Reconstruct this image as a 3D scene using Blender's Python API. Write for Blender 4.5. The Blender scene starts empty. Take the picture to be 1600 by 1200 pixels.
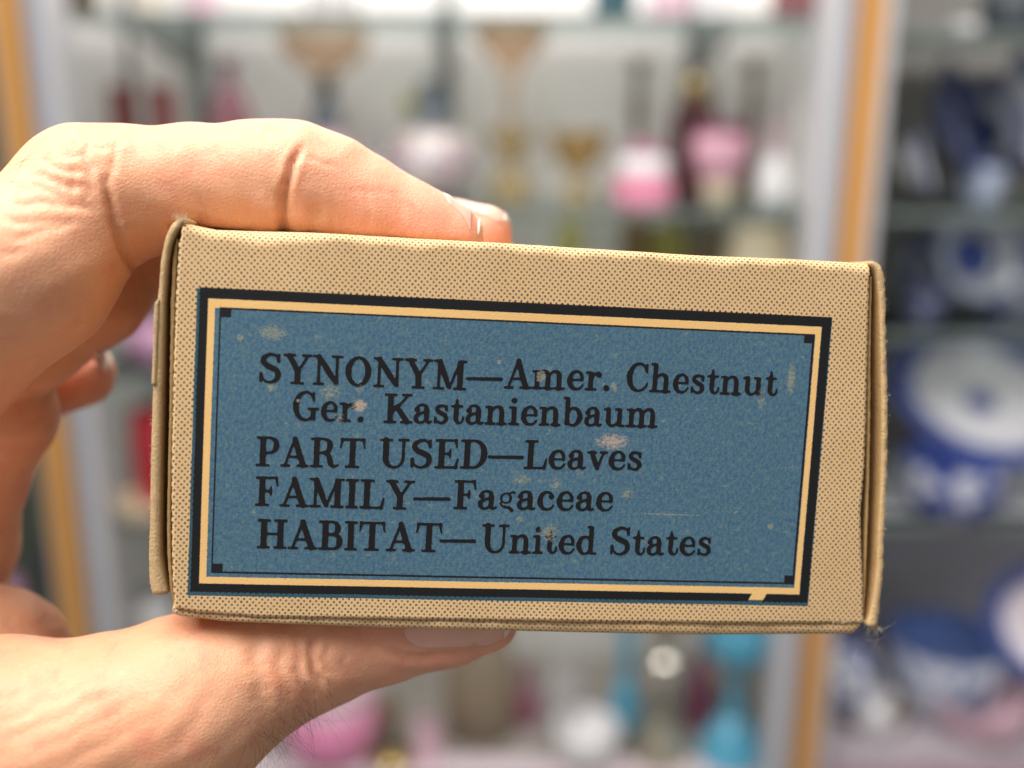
import bpy, bmesh, math, random
import numpy as np
from mathutils import Matrix, Vector
from mathutils.bvhtree import BVHTree

random.seed(7); rng = np.random.default_rng(7)
scn = bpy.context.scene
C = scn.collection

# ------------------------------------------------------------------ camera
F = 1570.0                                  # focal length in photo pixels (photo 1600 x 1200)
dn = np.array([-35.0, 5980.0, F]); dn /= np.linalg.norm(dn)
ZW = -dn
YW = np.array([0, 0, 1.0]) - np.array([0, 0, 1.0]).dot(ZW) * ZW; YW /= np.linalg.norm(YW)
XW = np.cross(YW, ZW)
M = np.array([XW, YW, ZW])                  # camera axes (right, down, forward) -> world
CAM = np.array([0, 0, 1.40])
cam = bpy.data.cameras.new('camera'); camo = bpy.data.objects.new('camera', cam); C.objects.link(camo)
mw = Matrix.Identity(4)
for i, v in enumerate((M @ [1, 0, 0], M @ [0, -1, 0], M @ [0, 0, -1])):
    for j in range(3): mw[j][i] = v[j]
for j in range(3): mw[j][3] = CAM[j]
camo.matrix_world = mw
cam.sensor_width = 36; cam.lens = 36 * F / 1600; cam.clip_start = 0.01; cam.clip_end = 50
cam.dof.use_dof = True; cam.dof.focus_distance = 0.1360; cam.dof.aperture_fstop = 6.6
cam.dof.aperture_blades = 7
scn.camera = camo

# ------------------------------------------------------------------ light
w = bpy.data.worlds.new('World'); scn.world = w; w.use_nodes = True
w.node_tree.nodes['Background'].inputs[0].default_value = (1.0, 0.99, 0.98, 1)
w.node_tree.nodes['Background'].inputs[1].default_value = 0.34
def area(name, loc, aim, size, power, col, sy=None):
    l = bpy.data.lights.new(name, 'AREA'); l.energy = power; l.color = col; l.size = size
    if sy: l.shape = 'RECTANGLE'; l.size_y = sy
    o = bpy.data.objects.new(name, l); C.objects.link(o); o.location = loc
    o.rotation_euler = (Vector(aim) - Vector(loc)).to_track_quat('-Z', 'Y').to_euler()
    return o
HC = (0, 0.14, 1.37)
area('shop_window_light', (-0.50, -0.16, 2.25), HC, 0.65, 20, (1, 0.98, 0.965))
area('ceiling_lamp', (-0.1, 0.25, 2.3), HC, 0.6, 13, (1, 0.98, 0.97))
area('case_lamp', (0.02, 1.12, 2.05), (0.0, 1.25, 1.2), 0.8, 7.4, (1, 0.965, 0.94), 0.15)
rl = area('added_case_fill', (0.95, 0.1, 2.35), (0.62, 1.2, 1.15), 0.6, 3.2, (1, 0.97, 0.95)); rl.data.spread = math.radians(70)  # added fill light, not a known lamp: brightens the dark china case
vs = scn.view_settings
scn.display_settings.display_device = 'sRGB'
vs.view_transform = 'Standard'; vs.look = 'None'; vs.exposure = 0; vs.gamma = 1; vs.use_curve_mapping = False
scn.cycles.use_denoising = True
scn.cycles.max_bounces = 10; scn.cycles.transparent_max_bounces = 12
scn.cycles.sample_clamp_indirect = 4

# ------------------------------------------------------------------ helpers
def ray(px, py): return M @ (np.array([(px - 800) / F, (py - 600) / F, 1.0]))
def cp(px, py, z):                          # camera-frame point, metres (z in mm)
    return np.array([(px - 800) / F * z, (py - 600) / F * z, z]) / 1000
def at(px, py, D):                          # world point in the upright plane y = D seen at that pixel
    r = ray(px, py); return CAM + r * (D / r[1])
def on_level(px, py, z):
    r = ray(px, py); return CAM + r * ((z - CAM[2]) / r[2])
def tag(o, label=None, cat=None, group=None, kind=None):
    if label: o['label'] = label
    if cat: o['category'] = cat
    if group: o['group'] = group
    if kind: o['kind'] = kind
    return o
def mesh(name, verts, faces, mat, parent=None, smooth=False, loc=None, uv=None, mats=None):
    me = bpy.data.meshes.new(name)
    me.from_pydata([tuple(map(float, v)) for v in verts], [], [tuple(f) for f in faces]); me.validate()
    if smooth: me.polygons.foreach_set('use_smooth', [True] * len(me.polygons))
    o = bpy.data.objects.new(name, me); C.objects.link(o)
    if mat: me.materials.append(mat)
    if uv is not None:
        lay = me.uv_layers.new(name='UVMap')
        idx = np.zeros(len(me.loops), int); me.loops.foreach_get('vertex_index', idx)
        lay.data.foreach_set('uv', np.asarray(uv, float)[idx].ravel())
    if parent: o.parent = parent
    if loc is not None: o.location = loc
    return o
def empty(name, loc=(0, 0, 0)):
    o = bpy.data.objects.new(name, None); C.objects.link(o); o.location = loc; o.empty_display_size = 0.02; return o

class G:                                    # small node-graph helper
    def __init__(s, name):
        s.m = bpy.data.materials.new(name); s.m.use_nodes = True
        s.t = s.m.node_tree; s.b = s.t.nodes['Principled BSDF']; s.out = s.t.nodes['Material Output']
    def put(s, sock, v):
        if v is None: return
        if isinstance(v, bpy.types.NodeSocket): s.t.links.new(v, sock)
        else:
            try: sock.default_value = v
            except Exception: sock.default_value = (*v, 1)
    def n(s, typ, ins=(), **kw):
        nd = s.t.nodes.new(typ)
        for k, v in kw.items(): setattr(nd, k, v)
        for k, v in (ins.items() if isinstance(ins, dict) else enumerate(ins)): s.put(nd.inputs[k], v)
        return nd
    def ma(s, op, a, b=None, c=None, clamp=False):
        nd = s.n('ShaderNodeMath', operation=op); nd.use_clamp = clamp
        s.put(nd.inputs[0], a); s.put(nd.inputs[1], b); s.put(nd.inputs[2], c); return nd.outputs[0]
    def mix(s, f, a, b):
        nd = s.n('ShaderNodeMix', data_type='RGBA')
        s.put(nd.inputs[0], f)
        for k, v in ((6, a), (7, b)):
            if not isinstance(v, bpy.types.NodeSocket) and len(v) == 3: v = (*v, 1)
            s.put(nd.inputs[k], v)
        return nd.outputs[2]
    def noise(s, vec, scale, detail=2, rough=0.5, col=False):
        nd = s.n('ShaderNodeTexNoise', {'Vector': vec, 'Scale': scale, 'Detail': detail, 'Roughness': rough})
        return nd.outputs[1] if col else nd.outputs[0]
    def step(s, x, lo, hi):
        nd = s.n('ShaderNodeMapRange', interpolation_type='SMOOTHSTEP')
        s.put(nd.inputs[0], x); nd.inputs[1].default_value = lo; nd.inputs[2].default_value = hi
        return nd.outputs[0]
    def sep(s, v):
        nd = s.n('ShaderNodeSeparateXYZ', [v]); return nd.outputs[0], nd.outputs[1], nd.outputs[2]
    def comb(s, x, y, z=0.0): return s.n('ShaderNodeCombineXYZ', [x, y, z]).outputs[0]
    def bump(s, h, strength, dist):
        nd = s.n('ShaderNodeBump', {'Height': h, 'Strength': strength, 'Distance': dist}); s.put(s.b.inputs['Normal'], nd.outputs[0])
    def set(s, **kw):
        for k, v in kw.items(): s.put(s.b.inputs[k.replace('_', ' ')], v)
        return s.m
def obj_co(g): return g.n('ShaderNodeTexCoord').outputs['Object']
def plain(name, col, rough=0.5, metal=0.0, var=0.12, scale=30, trans=0.0, coat=0.0, ior=1.45):
    g = G(name); co = obj_co(g)
    f = g.noise(co, scale, 4)
    c2 = tuple(max(0, x * (1 - 2 * var)) for x in col); c1 = tuple(min(1, x * (1 + var)) for x in col)
    g.set(Base_Color=g.mix(f, c2, c1), Roughness=rough, Metallic=metal, IOR=ior)
    g.b.inputs['Transmission Weight'].default_value = trans; g.b.inputs['Coat Weight'].default_value = coat
    return g.m

# ------------------------------------------------------------------ the big structure: shop wall, floor
DF = 1.05                                   # front plane of the cases
SH = {k: at(800, py, DF)[2] for k, py in dict(top=18, up=330, mid=600, low=838, base=1225).items()}
DB = 1.36                                   # back panel
def box(name, x0, x1, y0, y1, z0, z1, mat, parent=None, bev=0.0, loc=(0, 0, 0)):
    v = [(x, y, z) for x in (x0, x1) for y in (y0, y1) for z in (z0, z1)]
    f = [(0, 1, 3, 2), (4, 6, 7, 5), (0, 4, 5, 1), (2, 3, 7, 6), (0, 2, 6, 4), (1, 5, 7, 3)]
    l = Vector(loc)
    o = mesh(name, [Vector(p) - l for p in v], f, mat, parent)
    if bev:
        m = o.modifiers.new('bevel', 'BEVEL'); m.width = bev; m.segments = 2
    return o
wallm = plain('wall_paint', (0.10, 0.115, 0.085), 0.8, var=0.2, scale=3)
floorm = plain('floor_tile', (0.22, 0.2, 0.18), 0.5, var=0.2, scale=4)
tag(box('wall', -3, 3, 1.62, 1.7, 0, 2.8, wallm), kind='structure')
tag(box('floor', -3, 3, -1, 1.62, -0.05, 0, floorm), kind='structure')

# ------------------------------------------------------------------ display cases
wood = G('orange_wood'); co = obj_co(wood)
st = wood.n('ShaderNodeMapping', {'Vector': co, 'Scale': (60, 60, 3)}).outputs[0]
wood.set(Base_Color=wood.mix(wood.noise(st, 2, 5, 0.6), (0.36, 0.155, 0.03), (0.60, 0.30, 0.075)), Roughness=0.45); wood = wood.m
alu = plain('brushed_aluminium', (0.50, 0.49, 0.50), 0.5, 0.15, 0.06, 12)
alub = plain('aluminium_cool', (0.30, 0.32, 0.37), 0.5, 0.15, 0.06, 12)
backl = plain('pale_panel', (0.68, 0.655, 0.63), 0.75, var=0.05, scale=3)
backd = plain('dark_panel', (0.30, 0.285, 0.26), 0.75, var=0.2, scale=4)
cloth = plain('pinkish_cloth', (0.60, 0.50, 0.53), 0.9, var=0.1, scale=20)
clothr = plain('mauve_cloth', (0.30, 0.19, 0.22), 0.9, var=0.15, scale=20)
brk = plain('steel_bracket', (0.17, 0.19, 0.18), 0.5, 0.3)
gl = G('shelf_glass')
gl.t.nodes.remove(gl.b)
tr = gl.n('ShaderNodeBsdfTransparent', [(0.90, 0.925, 0.91, 1)]); gs = gl.n('ShaderNodeBsdfGlossy', [(0.8, 0.85, 0.85, 1), 0.08])
fr = gl.n('ShaderNodeFresnel', [1.35]).outputs[0]
ms = gl.n('ShaderNodeMixShader', [fr, tr.outputs[0], gs.outputs[0]]); gl.t.links.new(ms.outputs[0], gl.out.inputs[0]); gl = gl.m
edge = plain('shelf_glass_edge', (0.16, 0.19, 0.175), 0.3, 0.0, 0.2, 10)

xl = at(25, 0, DF)[0]; xr = at(1353, 0, DF)[0]
pxw = lambda n, py=600: n * (at(801, py, DF)[0] - at(800, py, DF)[0])
zt, zb = 2.15, SH['base']
case = empty('display_case', ((xl + xr) / 2, DF, zb)); L0 = case.location
tag(case, 'pale glass display case with orange wood posts full of pink, gold and turquoise glassware', 'display case', 'display cases')
a = pxw(20)
def bx(name, *q, **k):
    par = k.pop('par', case); return box(name, *q, parent=par, loc=par.location, **k)
u = pxw(1)
for nm, x0, x1, yy in (('post', xl - 20 * u, xl + 20 * u, 0), ('post', xr - 19 * u, xr + 17 * u, 0)):
    bx(nm, x0, x1, DF - 0.03, DF + 0.01, 0.3, zt, wood, bev=0.002)
for x0, x1, mt in ((xl + 20 * u, xl + 42 * u, alub), (xl + 42 * u, xl + 62 * u, alu), (xr - 37 * u, xr - 19 * u, alub), (xr - 62 * u, xr - 37 * u, alu)):
    bx('frame_strip', x0 + 0.0005, x1 - 0.0005, DF - 0.02, DF + 0.02, 0.3, zt, mt)
bx('frame_strip', xl - 30 * u, xl - 20.5 * u, DF - 0.02, DF + 0.02, 0.3, zt, alu)
bx('back_panel', xl, xr, DB, DB + 0.012, 0.3, zt, backl)
bx('side_panel', xl - 24 * u, xl - 18 * u, DF + 0.022, DB, 0.3, zt, backl)
bx('side_panel', xr - 18 * u, xr - 10 * u, DF + 0.022, DB, 0.3, zt, backl)
def shelf(par, x0, x1, z, d0=DF + 0.03, g=gl):
    s = bx('shelf', x0, x1, d0 + 0.004, DB - 0.012, z - 0.006, z, g, par=par)
    e = box('shelf_edge', x0, x1, d0 - 0.002, d0 + 0.003, z - 0.0065, z + 0.0005, edge, parent=s, loc=par.location)
for k in ('top', 'up', 'mid', 'low'): shelf(case, xl + 22 * u, xr - 22 * u, SH[k])
bx('base_shelf', xl + 22 * u, xr - 22 * u, DF + 0.01, DB - 0.012, zb - 0.03, zb, plain('stone_grey_base', (0.33, 0.29, 0.26), 0.6, var=0.25, scale=9))
bx('cloth_runner', xl + 22.5 * u, xr - 22.5 * u, DF + 0.008, DF + 0.05, zb + 0.0005, zb + 0.003, cloth)
for px in (312, 700, 1082):
    x = at(px, 60, DB)[0]
    s = bx('shelf_standard', x - 0.008, x + 0.008, DB - 0.01, DB - 0.001, 0.7, zt, brk)
    for k in ('top', 'up', 'mid', 'low'):
        z = SH[k] - 0.008
        v = [(x + sx, y, zz) for sx in (-0.002, 0.002) for y, zz in ((DB - 0.011, z), (DF + 0.08, z), (DF + 0.08, z - 0.008), (DB - 0.011, z - 0.045))]
        v = [Vector(p) - L0 for p in v]
        mesh('shelf_bracket', v, [(0, 1, 2, 3), (7, 6, 5, 4), (0, 4, 5, 1), (1, 5, 6, 2), (2, 6, 7, 3), (3, 7, 4, 0)], brk, s)

# right-hand dark case
DK = {k: at(1480, py, DF)[2] for k, py in dict(top=45, up=338, mid=532, low=835, base=1195).items()}
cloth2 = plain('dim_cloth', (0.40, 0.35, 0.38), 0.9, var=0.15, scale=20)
case2 = empty('display_case', (xr + 0.25, DF, DK['base']))
tag(case2, 'dark display case of blue and white china, right of the orange wood post', 'display case', 'display cases')
x0, x1 = xr + 34 * u, xr + 0.62
bx('frame_strip', xr + 17.5 * u, xr + 32 * u, DF - 0.025, DF + 0.02, 0.3, zt, alu, par=case2)
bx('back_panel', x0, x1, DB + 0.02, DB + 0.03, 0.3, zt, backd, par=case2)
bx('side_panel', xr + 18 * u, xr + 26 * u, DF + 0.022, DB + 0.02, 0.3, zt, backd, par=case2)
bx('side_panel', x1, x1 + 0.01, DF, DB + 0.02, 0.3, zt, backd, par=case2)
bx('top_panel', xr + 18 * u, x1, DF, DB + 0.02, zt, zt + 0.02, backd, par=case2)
for k in ('top', 'up', 'mid', 'low'): shelf(case2, x0, x1 - 0.002, DK[k])
grey = plain('grey_shelf_liner', (0.42, 0.43, 0.46), 0.8, var=0.1, scale=6)
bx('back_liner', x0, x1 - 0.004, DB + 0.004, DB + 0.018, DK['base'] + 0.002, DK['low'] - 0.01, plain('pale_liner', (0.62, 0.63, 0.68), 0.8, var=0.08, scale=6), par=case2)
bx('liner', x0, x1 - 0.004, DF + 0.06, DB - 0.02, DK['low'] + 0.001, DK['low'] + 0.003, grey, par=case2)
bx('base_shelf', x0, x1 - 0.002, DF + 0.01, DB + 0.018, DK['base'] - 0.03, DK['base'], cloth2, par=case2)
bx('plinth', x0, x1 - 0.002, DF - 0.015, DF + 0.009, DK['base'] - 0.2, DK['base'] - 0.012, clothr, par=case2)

# ------------------------------------------------------------------ glass and china in the cases
def lathe_data(prof, seg=40, flute=0, amp=0.0, ax=None, lo=0.0):
    V, Fc = [], []
    n = len(prof)
    for i, (r, z) in enumerate(prof):
        for k in range(seg):
            t = 2 * math.pi * k / seg
            rr = r * (1 + (amp * math.cos(flute * t) * (i / (n - 1)) ** 2 if flute else 0))
            V.append((rr * math.cos(t), rr * math.sin(t), z + (amp * 0.5 * r * math.cos(flute * t) * (i / (n - 1)) ** 3 if flute else 0)))
    for i in range(n - 1):
        for k in range(seg):
            b = (k + 1) % seg
            Fc.append((i * seg + k, i * seg + b, (i + 1) * seg + b, (i + 1) * seg + k))
    if prof[0][0] > 1e-5: Fc.append(tuple(reversed(range(seg))))
    return V, Fc
def smooth_prof(p, n=5):
    p = np.array(p, float); out = []
    for i in range(len(p) - 1):
        a, b, c, d = p[max(i - 1, 0)], p[i], p[i + 1], p[min(i + 2, len(p) - 1)]
        for k in range(n):
            t = k / n
            out.append(0.5 * (2 * b + (c - a) * t + (2 * a - 5 * b + 4 * c - d) * t * t + (3 * b - a - 3 * c + d) * t ** 3))
    out.append(p[-1]); return np.maximum(np.array(out), [1e-4, -9e9])
def item(name, label, cat, px, D, base, parts, group=None):
    """parts: (part name, material, [(half width px, photo row), ...bottom to top], flute, amp); rows are read off the photograph"""
    if base < CAM[2] - 0.02: D = min(max(on_level(px, parts[0][2][0][1], base)[1], DF + 0.04), DB - 0.05)
    root = empty(name, (at(px, parts[0][2][0][1], D)[0], D, base)); tag(root, label, cat, group)
    for q in parts:
        nm, mt, pr = q[0], q[1], q[2]
        fl, am = (q[3], q[4]) if len(q) > 3 else (0, 0)
        zz0 = at(px, parts[0][2][0][1], D)[2]
        pts = []
        for r, py in pr:
            A = at(px, py, D); B = at(px + r, py, D)
            pts.append((abs(B[0] - A[0]), A[2] - zz0))
        pts = smooth_prof(pts)
        if len(q) > 5 or nm in OPEN:        # an open vessel: give it an inner wall
            inner = [(max(r - 0.0025, 0.0008), z) for r, z in reversed(pts[2:])]
            pts = np.vstack([pts, inner])
        V, Fc = lathe_data(pts, 48, fl, am)
        mesh(nm, V, Fc, mt, root, True)
    return root
OPEN = {'bowl', 'trumpet', 'cup', 'ruffle'}
def glass(name, col, rough=0.12):
    m = plain(name, col, rough, trans=0.55, var=0.2, scale=25, coat=0.2); t = m.node_tree
    tr_ = t.nodes.new('ShaderNodeBsdfTransparent'); mx = t.nodes.new('ShaderNodeMixShader'); mx.inputs[0].default_value = 0.42
    tr_.inputs[0].default_value = tuple(0.5 + 0.5 * c_ for c_ in col) + (1,)
    t.links.new(t.nodes['Principled BSDF'].outputs[0], mx.inputs[1]); t.links.new(tr_.outputs[0], mx.inputs[2]); t.links.new(mx.outputs[0], t.nodes['Material Output'].inputs[0])
    return m
pinkg = glass('pink_glass', (0.66, 0.27, 0.35)); rubyg = glass('ruby_glass', (0.27, 0.07, 0.085)); peachg = glass('peach_glass', (0.92, 0.71, 0.56))
goldg = glass('gold_glass', (0.62, 0.45, 0.20)); clearg = glass('clear_glass', (0.80, 0.78, 0.78)); darkg = plain('dark_glaze', (0.05, 0.06, 0.07), 0.2, var=0.3)
slate = plain('slate_glaze', (0.22, 0.25, 0.29), 0.25, var=0.5, scale=60)
turq = plain('turquoise_glass', (0.09, 0.35, 0.50), 0.2, var=0.2, coat=0.3); brass = plain('aged_brass', (0.42, 0.30, 0.12), 0.22, 0.9, 0.3, 20)
bronze = plain('bronze', (0.17, 0.13, 0.08), 0.4, 0.6, 0.3); roseg = plain('rose_enamel', (0.72, 0.25, 0.36), 0.3, var=0.15); plumg = plain('plum_enamel', (0.27, 0.08, 0.14), 0.3)
creamc = plain('cream_china', (0.72, 0.60, 0.42), 0.35, var=0.15); whitec = plain('white_china', (0.72, 0.70, 0.70), 0.25, var=0.06, coat=0.3)
olive = glass('olive_glass', (0.36, 0.33, 0.05)); brown = plain('brown_glaze', (0.13, 0.08, 0.03), 0.3, var=0.3); palep = plain('pale_pink_china', (0.72, 0.48, 0.55), 0.3, var=0.15)
lilac = plain('lilac_glass', (0.55, 0.30, 0.45), 0.3, var=0.2); yellow = glass('citron_glass', (0.62, 0.60, 0.14)); redm = plain('red_glass', (0.40, 0.03, 0.04), 0.25); tealm = plain('dark_teal_glass', (0.04, 0.10, 0.12), 0.2)
fl = G('painted_china'); co = obj_co(fl); f1 = fl.noise(co, 70, 3); f2 = fl.noise(co, 45, 2)
fl.set(Base_Color=fl.mix(fl.step(f1, 0.52, 0.62), fl.mix(fl.step(f2, 0.45, 0.6), (0.60, 0.52, 0.46), (0.36, 0.24, 0.24)), (0.27, 0.24, 0.40)), Roughness=0.3); painted = fl.m
U, T, B0, LW = SH['up'], SH['top'], SH['base'], SH['low']
redt = plain('deep_ruby_glass', (0.24, 0.05, 0.05), 0.25, var=0.2)
for px, lab in ((203, 'dark ruby tumbler behind the finger, the left one of the pair'), (264, 'dark ruby tumbler behind the finger, next to the pink vase')):
    item('tumbler', lab, 'tumbler', px, 1.18, U, [('glass_body', redt, [(16, 306), (17, 260), (18, 200), (19, 150), (19, 134)])], 'ruby tumblers')
item('vase', 'pink glass vase with pinched dark neck and flared lip, right of the ruby tumblers', 'vase', 368, 1.18, U,
     [('body', pinkg, [(24, 304), (32, 260), (34, 210), (30, 170), (16, 140)]), ('neck', plumg, [(15, 141), (9, 120), (12, 103), (18, 92)])])
item('compote', 'black stemmed compote with wide peach ruffled bowl standing behind the fingertip', 'compote', 515, 1.17, U,
     [('foot', palep, [(54, 304), (52, 280), (40, 250), (30, 222), (26, 205)]), ('collar', slate, [(27, 206), (26, 185), (16, 160)]),
      ('stem', darkg, [(15, 161), (12, 145), (18, 125), (20, 120)]), ('ruffle', peachg, [(14, 119), (26, 112), (48, 100), (66, 78), (70, 55)], 9, 0.10)])
item('oil_lamp', 'floral painted round bowl with a dark bottle neck above it, beneath the steel standard', 'lamp', 676, 1.16, U,
     [('bowl_base', painted, [(30, 306), (55, 290), (69, 262), (66, 235), (48, 210), (32, 202)]), ('neck', slate, [(32, 201), (26, 175), (23, 150), (18, 132), (20, 126)])])
item('perfume_bottle', 'small glass bottle with a citron ball stopper next to the dark lamp neck', 'bottle', 648, 1.25, U,
     [('body', clearg, [(16, 292), (20, 240), (18, 190), (10, 172)]), ('stopper', yellow, [(8, 171), (17, 163), (17, 146), (6, 135)])])
item('epergne', 'tall peach glass trumpet vase on a slender stem over a gold glass foot', 'vase', 797, 1.17, U,
     [('foot', goldg, [(34, 306), (30, 285), (14, 262), (16, 245), (32, 225), (36, 210), (8, 196)]), ('stem', peachg, [(8, 197), (7, 165), (9, 130), (14, 112)]),
      ('trumpet', peachg, [(13, 113), (30, 90), (52, 68), (64, 45)], 8, 0.07)])
item('compote', 'low amber gold glass compote standing between the peach epergne and the candlestick', 'compote', 902, 1.15, U,
     [('foot', goldg, [(32, 310), (26, 300), (9, 285), (8, 270)]), ('bowl', goldg, [(9, 271), (30, 255), (42, 230), (48, 205)], 10, 0.04)])
for px, lab in ((992, 'slim bronze candlestick behind the pink powder box'), (1168, 'slim bronze candlestick behind the ruffled pink bowl')):
    item('candlestick', lab, 'candlestick', px, 1.27, U, [('foot', bronze, [(24, 292), (22, 280), (8, 268)]), ('shaft', bronze, [(7, 269), (11, 230), (7, 200), (11, 160), (7, 120), (10, 95)]),
         ('candle_cup', bronze, [(10, 95), (15, 88), (15, 80)])], 'bronze candlesticks')
item('decanter', 'ruby and gilt decanter with a gold shoulder, tallest piece right of the bowls', 'decanter', 1079, 1.22, U,
     [('body', rubyg, [(26, 298), (34, 250), (37, 205), (33, 165), (22, 150)]), ('gilt_shoulder', brass, [(23, 151), (25, 135), (18, 118), (9, 112)]), ('neck', rubyg, [(8, 113), (7, 95), (9, 78)])])
item('bowl', 'ruffled pale pink glass bowl with plum rim beside the decanter', 'bowl', 1122, 1.13, U,
     [('foot', creamc, [(18, 312), (26, 296), (24, 284)]), ('body', plain('milky_pink_glass', (0.78, 0.42, 0.52), 0.3, var=0.25, scale=40), [(24, 285), (38, 262), (46, 236), (42, 210)]), ('rim', plumg, [(41, 211), (40, 200), (44, 192)], 8, 0.08)])
item('powder_box', 'round rose pink powder box with pale band and plum lid', 'powder box', 1003, 1.12, U,
     [('box_base', roseg, [(43, 315), (45, 300), (44, 272)]), ('band', whitec, [(41, 272), (40, 255), (37, 242)]), ('lid', plumg, [(33, 242), (31, 232), (18, 224), (5, 221)])])
item('bud_vase', 'white glass bud vase with slim pinkish neck, last on the shelf by the post', 'vase', 1206, 1.13, U,
     [('body', whitec, [(24, 313), (27, 295), (20, 262), (10, 240)]), ('neck', palep, [(9, 241), (7, 215), (11, 196), (14, 188)])])
item('sherbet_glass', 'clear pinkish sherbet glass behind the lamp, right of the powdery compote foot', 'glass', 590, 1.25, U, [('body', clearg, [(20, 290), (6, 270), (6, 250), (24, 225), (28, 200)])])
# the shelf below, only its top row shows over the carton
Z = SH['mid']
for px, top, r, mt, lab in ((886, 342, 22, yellow, 'citron glass bottle just above the carton'), (985, 338, 24, brown, 'dark brown jug just above the carton lid'),
        (1035, 350, 36, olive, 'olive glass bowl above the carton'), (1175, 352, 52, creamc, 'cream bowl above the right end of the carton'), (1100, 345, 22, bronze, 'grey bronze pot between olive and cream bowls')):
    item('jar', lab, 'jar', px, 1.2, Z, [('body', mt, [(r * .8, 560), (r, 500), (r * 1.05, 420), (r * .8, top + 18), (r * .55, top)])], 'pots on the hidden shelf')
# shelf above: only bases show
for px, r, mt, lab in ((125, 27, bronze, 'olive bronze base at the top left corner'), (233, 10, creamc, 'small cream foot at the top edge'), (318, 22, palep, 'pale pink base at the top edge'),
        (520, 40, clearg, 'clear glass base at the top edge, above the compote'), (958, 32, tealm, 'dark teal base at the top edge'), (1046, 30, palep, 'pink base at the top edge, right of the teal one'),
        (1108, 24, whitec, 'white base at the top edge'), (1244, 38, rubyg, 'dark ruby base at the top edge beside the post')):
    item('vase', lab, 'vase', px, 1.12, T, [('body', mt, [(r, 8), (r * 1.05, -20), (r * .9, -70), (r * .4, -130), (r * .6, -170)])], 'vases on the top shelf')
# left gap between hand and carton
item('bowl', 'lilac pink glass bowl peeking out left of the carton', 'bowl', 262, 1.2, Z, [('body', lilac, [(36, 565), (58, 545), (64, 520), (56, 498)])])
item('tumbler', 'red glass tumbler beside the lower left of the carton', 'tumbler', 246, 1.2, LW, [('body', redm, [(30, 790), (32, 740), (34, 690), (30, 640)])])
item('dish', 'tan shallow dish left of the carton near its lower corner', 'dish', 232, 1.14, LW, [('body', creamc, [(26, 822), (44, 806), (52, 784)])])
item('bowl', 'white china bowl under the lower left corner of the carton', 'bowl', 248, 1.2, B0, [('foot', whitec, [(30, 1140), (24, 1070), (14, 1010), (16, 988)]), ('body', whitec, [(17, 989), (34, 975), (40, 950), (30, 930)])])
item('figurine', 'slim dark figurine standing beside the left orange post', 'figurine', 92, 1.25, B0, [('body', darkg, [(14, 1100), (16, 1000), (9, 930), (11, 880), (5, 845)])])
item('jar', 'plum pink jar left of the left orange post behind the thumb web', 'jar', 38, 1.25, B0, [('body', lilac, [(24, 1100), (28, 1000), (24, 930), (14, 895)])])
# bottom shelf
item('bowl', 'pink glass bowl with a pale rim right of the thumb', 'bowl', 520, 1.14, B0, [('body', plain('candy_pink_glass', (0.80, 0.28, 0.46), 0.2, var=0.15), [(38, 1182), (62, 1160), (76, 1120), (72, 1092)]), ('rim', palep, [(72, 1091), (66, 1076), (72, 1068)], 7, 0.06)])
item('candle_holder', 'brass candle holder with round knob right of the pink bowl', 'candle holder', 612, 1.1, B0, [('foot', brass, [(34, 1196), (32, 1186), (9, 1172)]), ('shaft', bronze, [(9, 1173), (14, 1148), (9, 1128)]), ('knob', brass, [(8, 1129), (17, 1113), (8, 1096)])])
item('candle', 'thick pale candle right of the brass candle holder', 'candle', 668, 1.12, B0, [('wax', palep, [(22, 1192), (21, 1160), (20, 1132)])])
item('vase', 'beige glass vase under the tip of the thumb', 'vase', 752, 1.25, B0, [('body', glass('beige_glass', (0.50, 0.40, 0.29)), [(52, 1140), (60, 1100), (55, 1040), (40, 980), (46, 930)])])
item('bottle', 'small dark plum bottle behind the beige vase', 'bottle', 822, 1.28, B0, [('body', plumg, [(18, 1128), (20, 1105), (14, 1085), (7, 1072), (8, 1040)])])
item('cup', 'small white flowered cup with greenish side, under the carton', 'cup', 880, 1.2, B0, [('body', clearg, [(24, 1155), (26, 1120), (28, 1075), (30, 1045)])])
item('saucer_bowl', 'bluish white low bowl in front of the brass goblet', 'bowl', 915, 1.1, B0, [('body', whitec, [(28, 1196), (44, 1178), (52, 1150), (54, 1136)])])
item('bottle', 'slim turquoise bottle left of the brass goblet', 'bottle', 975, 1.22, B0, [('body', turq, [(16, 1145), (26, 1120), (20, 1085), (9, 1050), (12, 1000), (8, 960)])])
gilt = plain('silver_gilt', (0.60, 0.54, 0.42), 0.25, 0.85, 0.25, 20)
item('goblet', 'shiny brass goblet with a round knop between the turquoise pieces', 'goblet', 1030, 1.12, B0,
     [('foot', gilt, [(46, 1183), (44, 1165), (30, 1140), (16, 1118)]), ('stem', gilt, [(16, 1119), (14, 1090), (20, 1075)]), ('knop', plain('polished_silver', (0.75, 0.70, 0.60), 0.12, 0.95, 0.05), [(15, 1076), (30, 1062), (33, 1045), (26, 1026), (14, 1016)]), ('cup', gilt, [(14, 1016), (20, 985), (34, 960), (36, 920)])])
item('bottle', 'dark plum bottle between the brass goblet and turquoise compote', 'bottle', 1090, 1.24, B0, [('body', plumg, [(22, 1130), (24, 1095), (20, 1060), (9, 1035), (10, 1000)])])
item('compote', 'turquoise glass compote on a tall stem beside the right orange post', 'compote', 1141, 1.12, B0,
     [('foot', turq, [(50, 1184), (50, 1165), (34, 1135), (16, 1115)]), ('stem', turq, [(15, 1116), (11, 1080), (13, 1050), (20, 1032)]), ('cup', turq, [(19, 1033), (42, 1022), (56, 1005), (60, 960)])])
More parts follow.
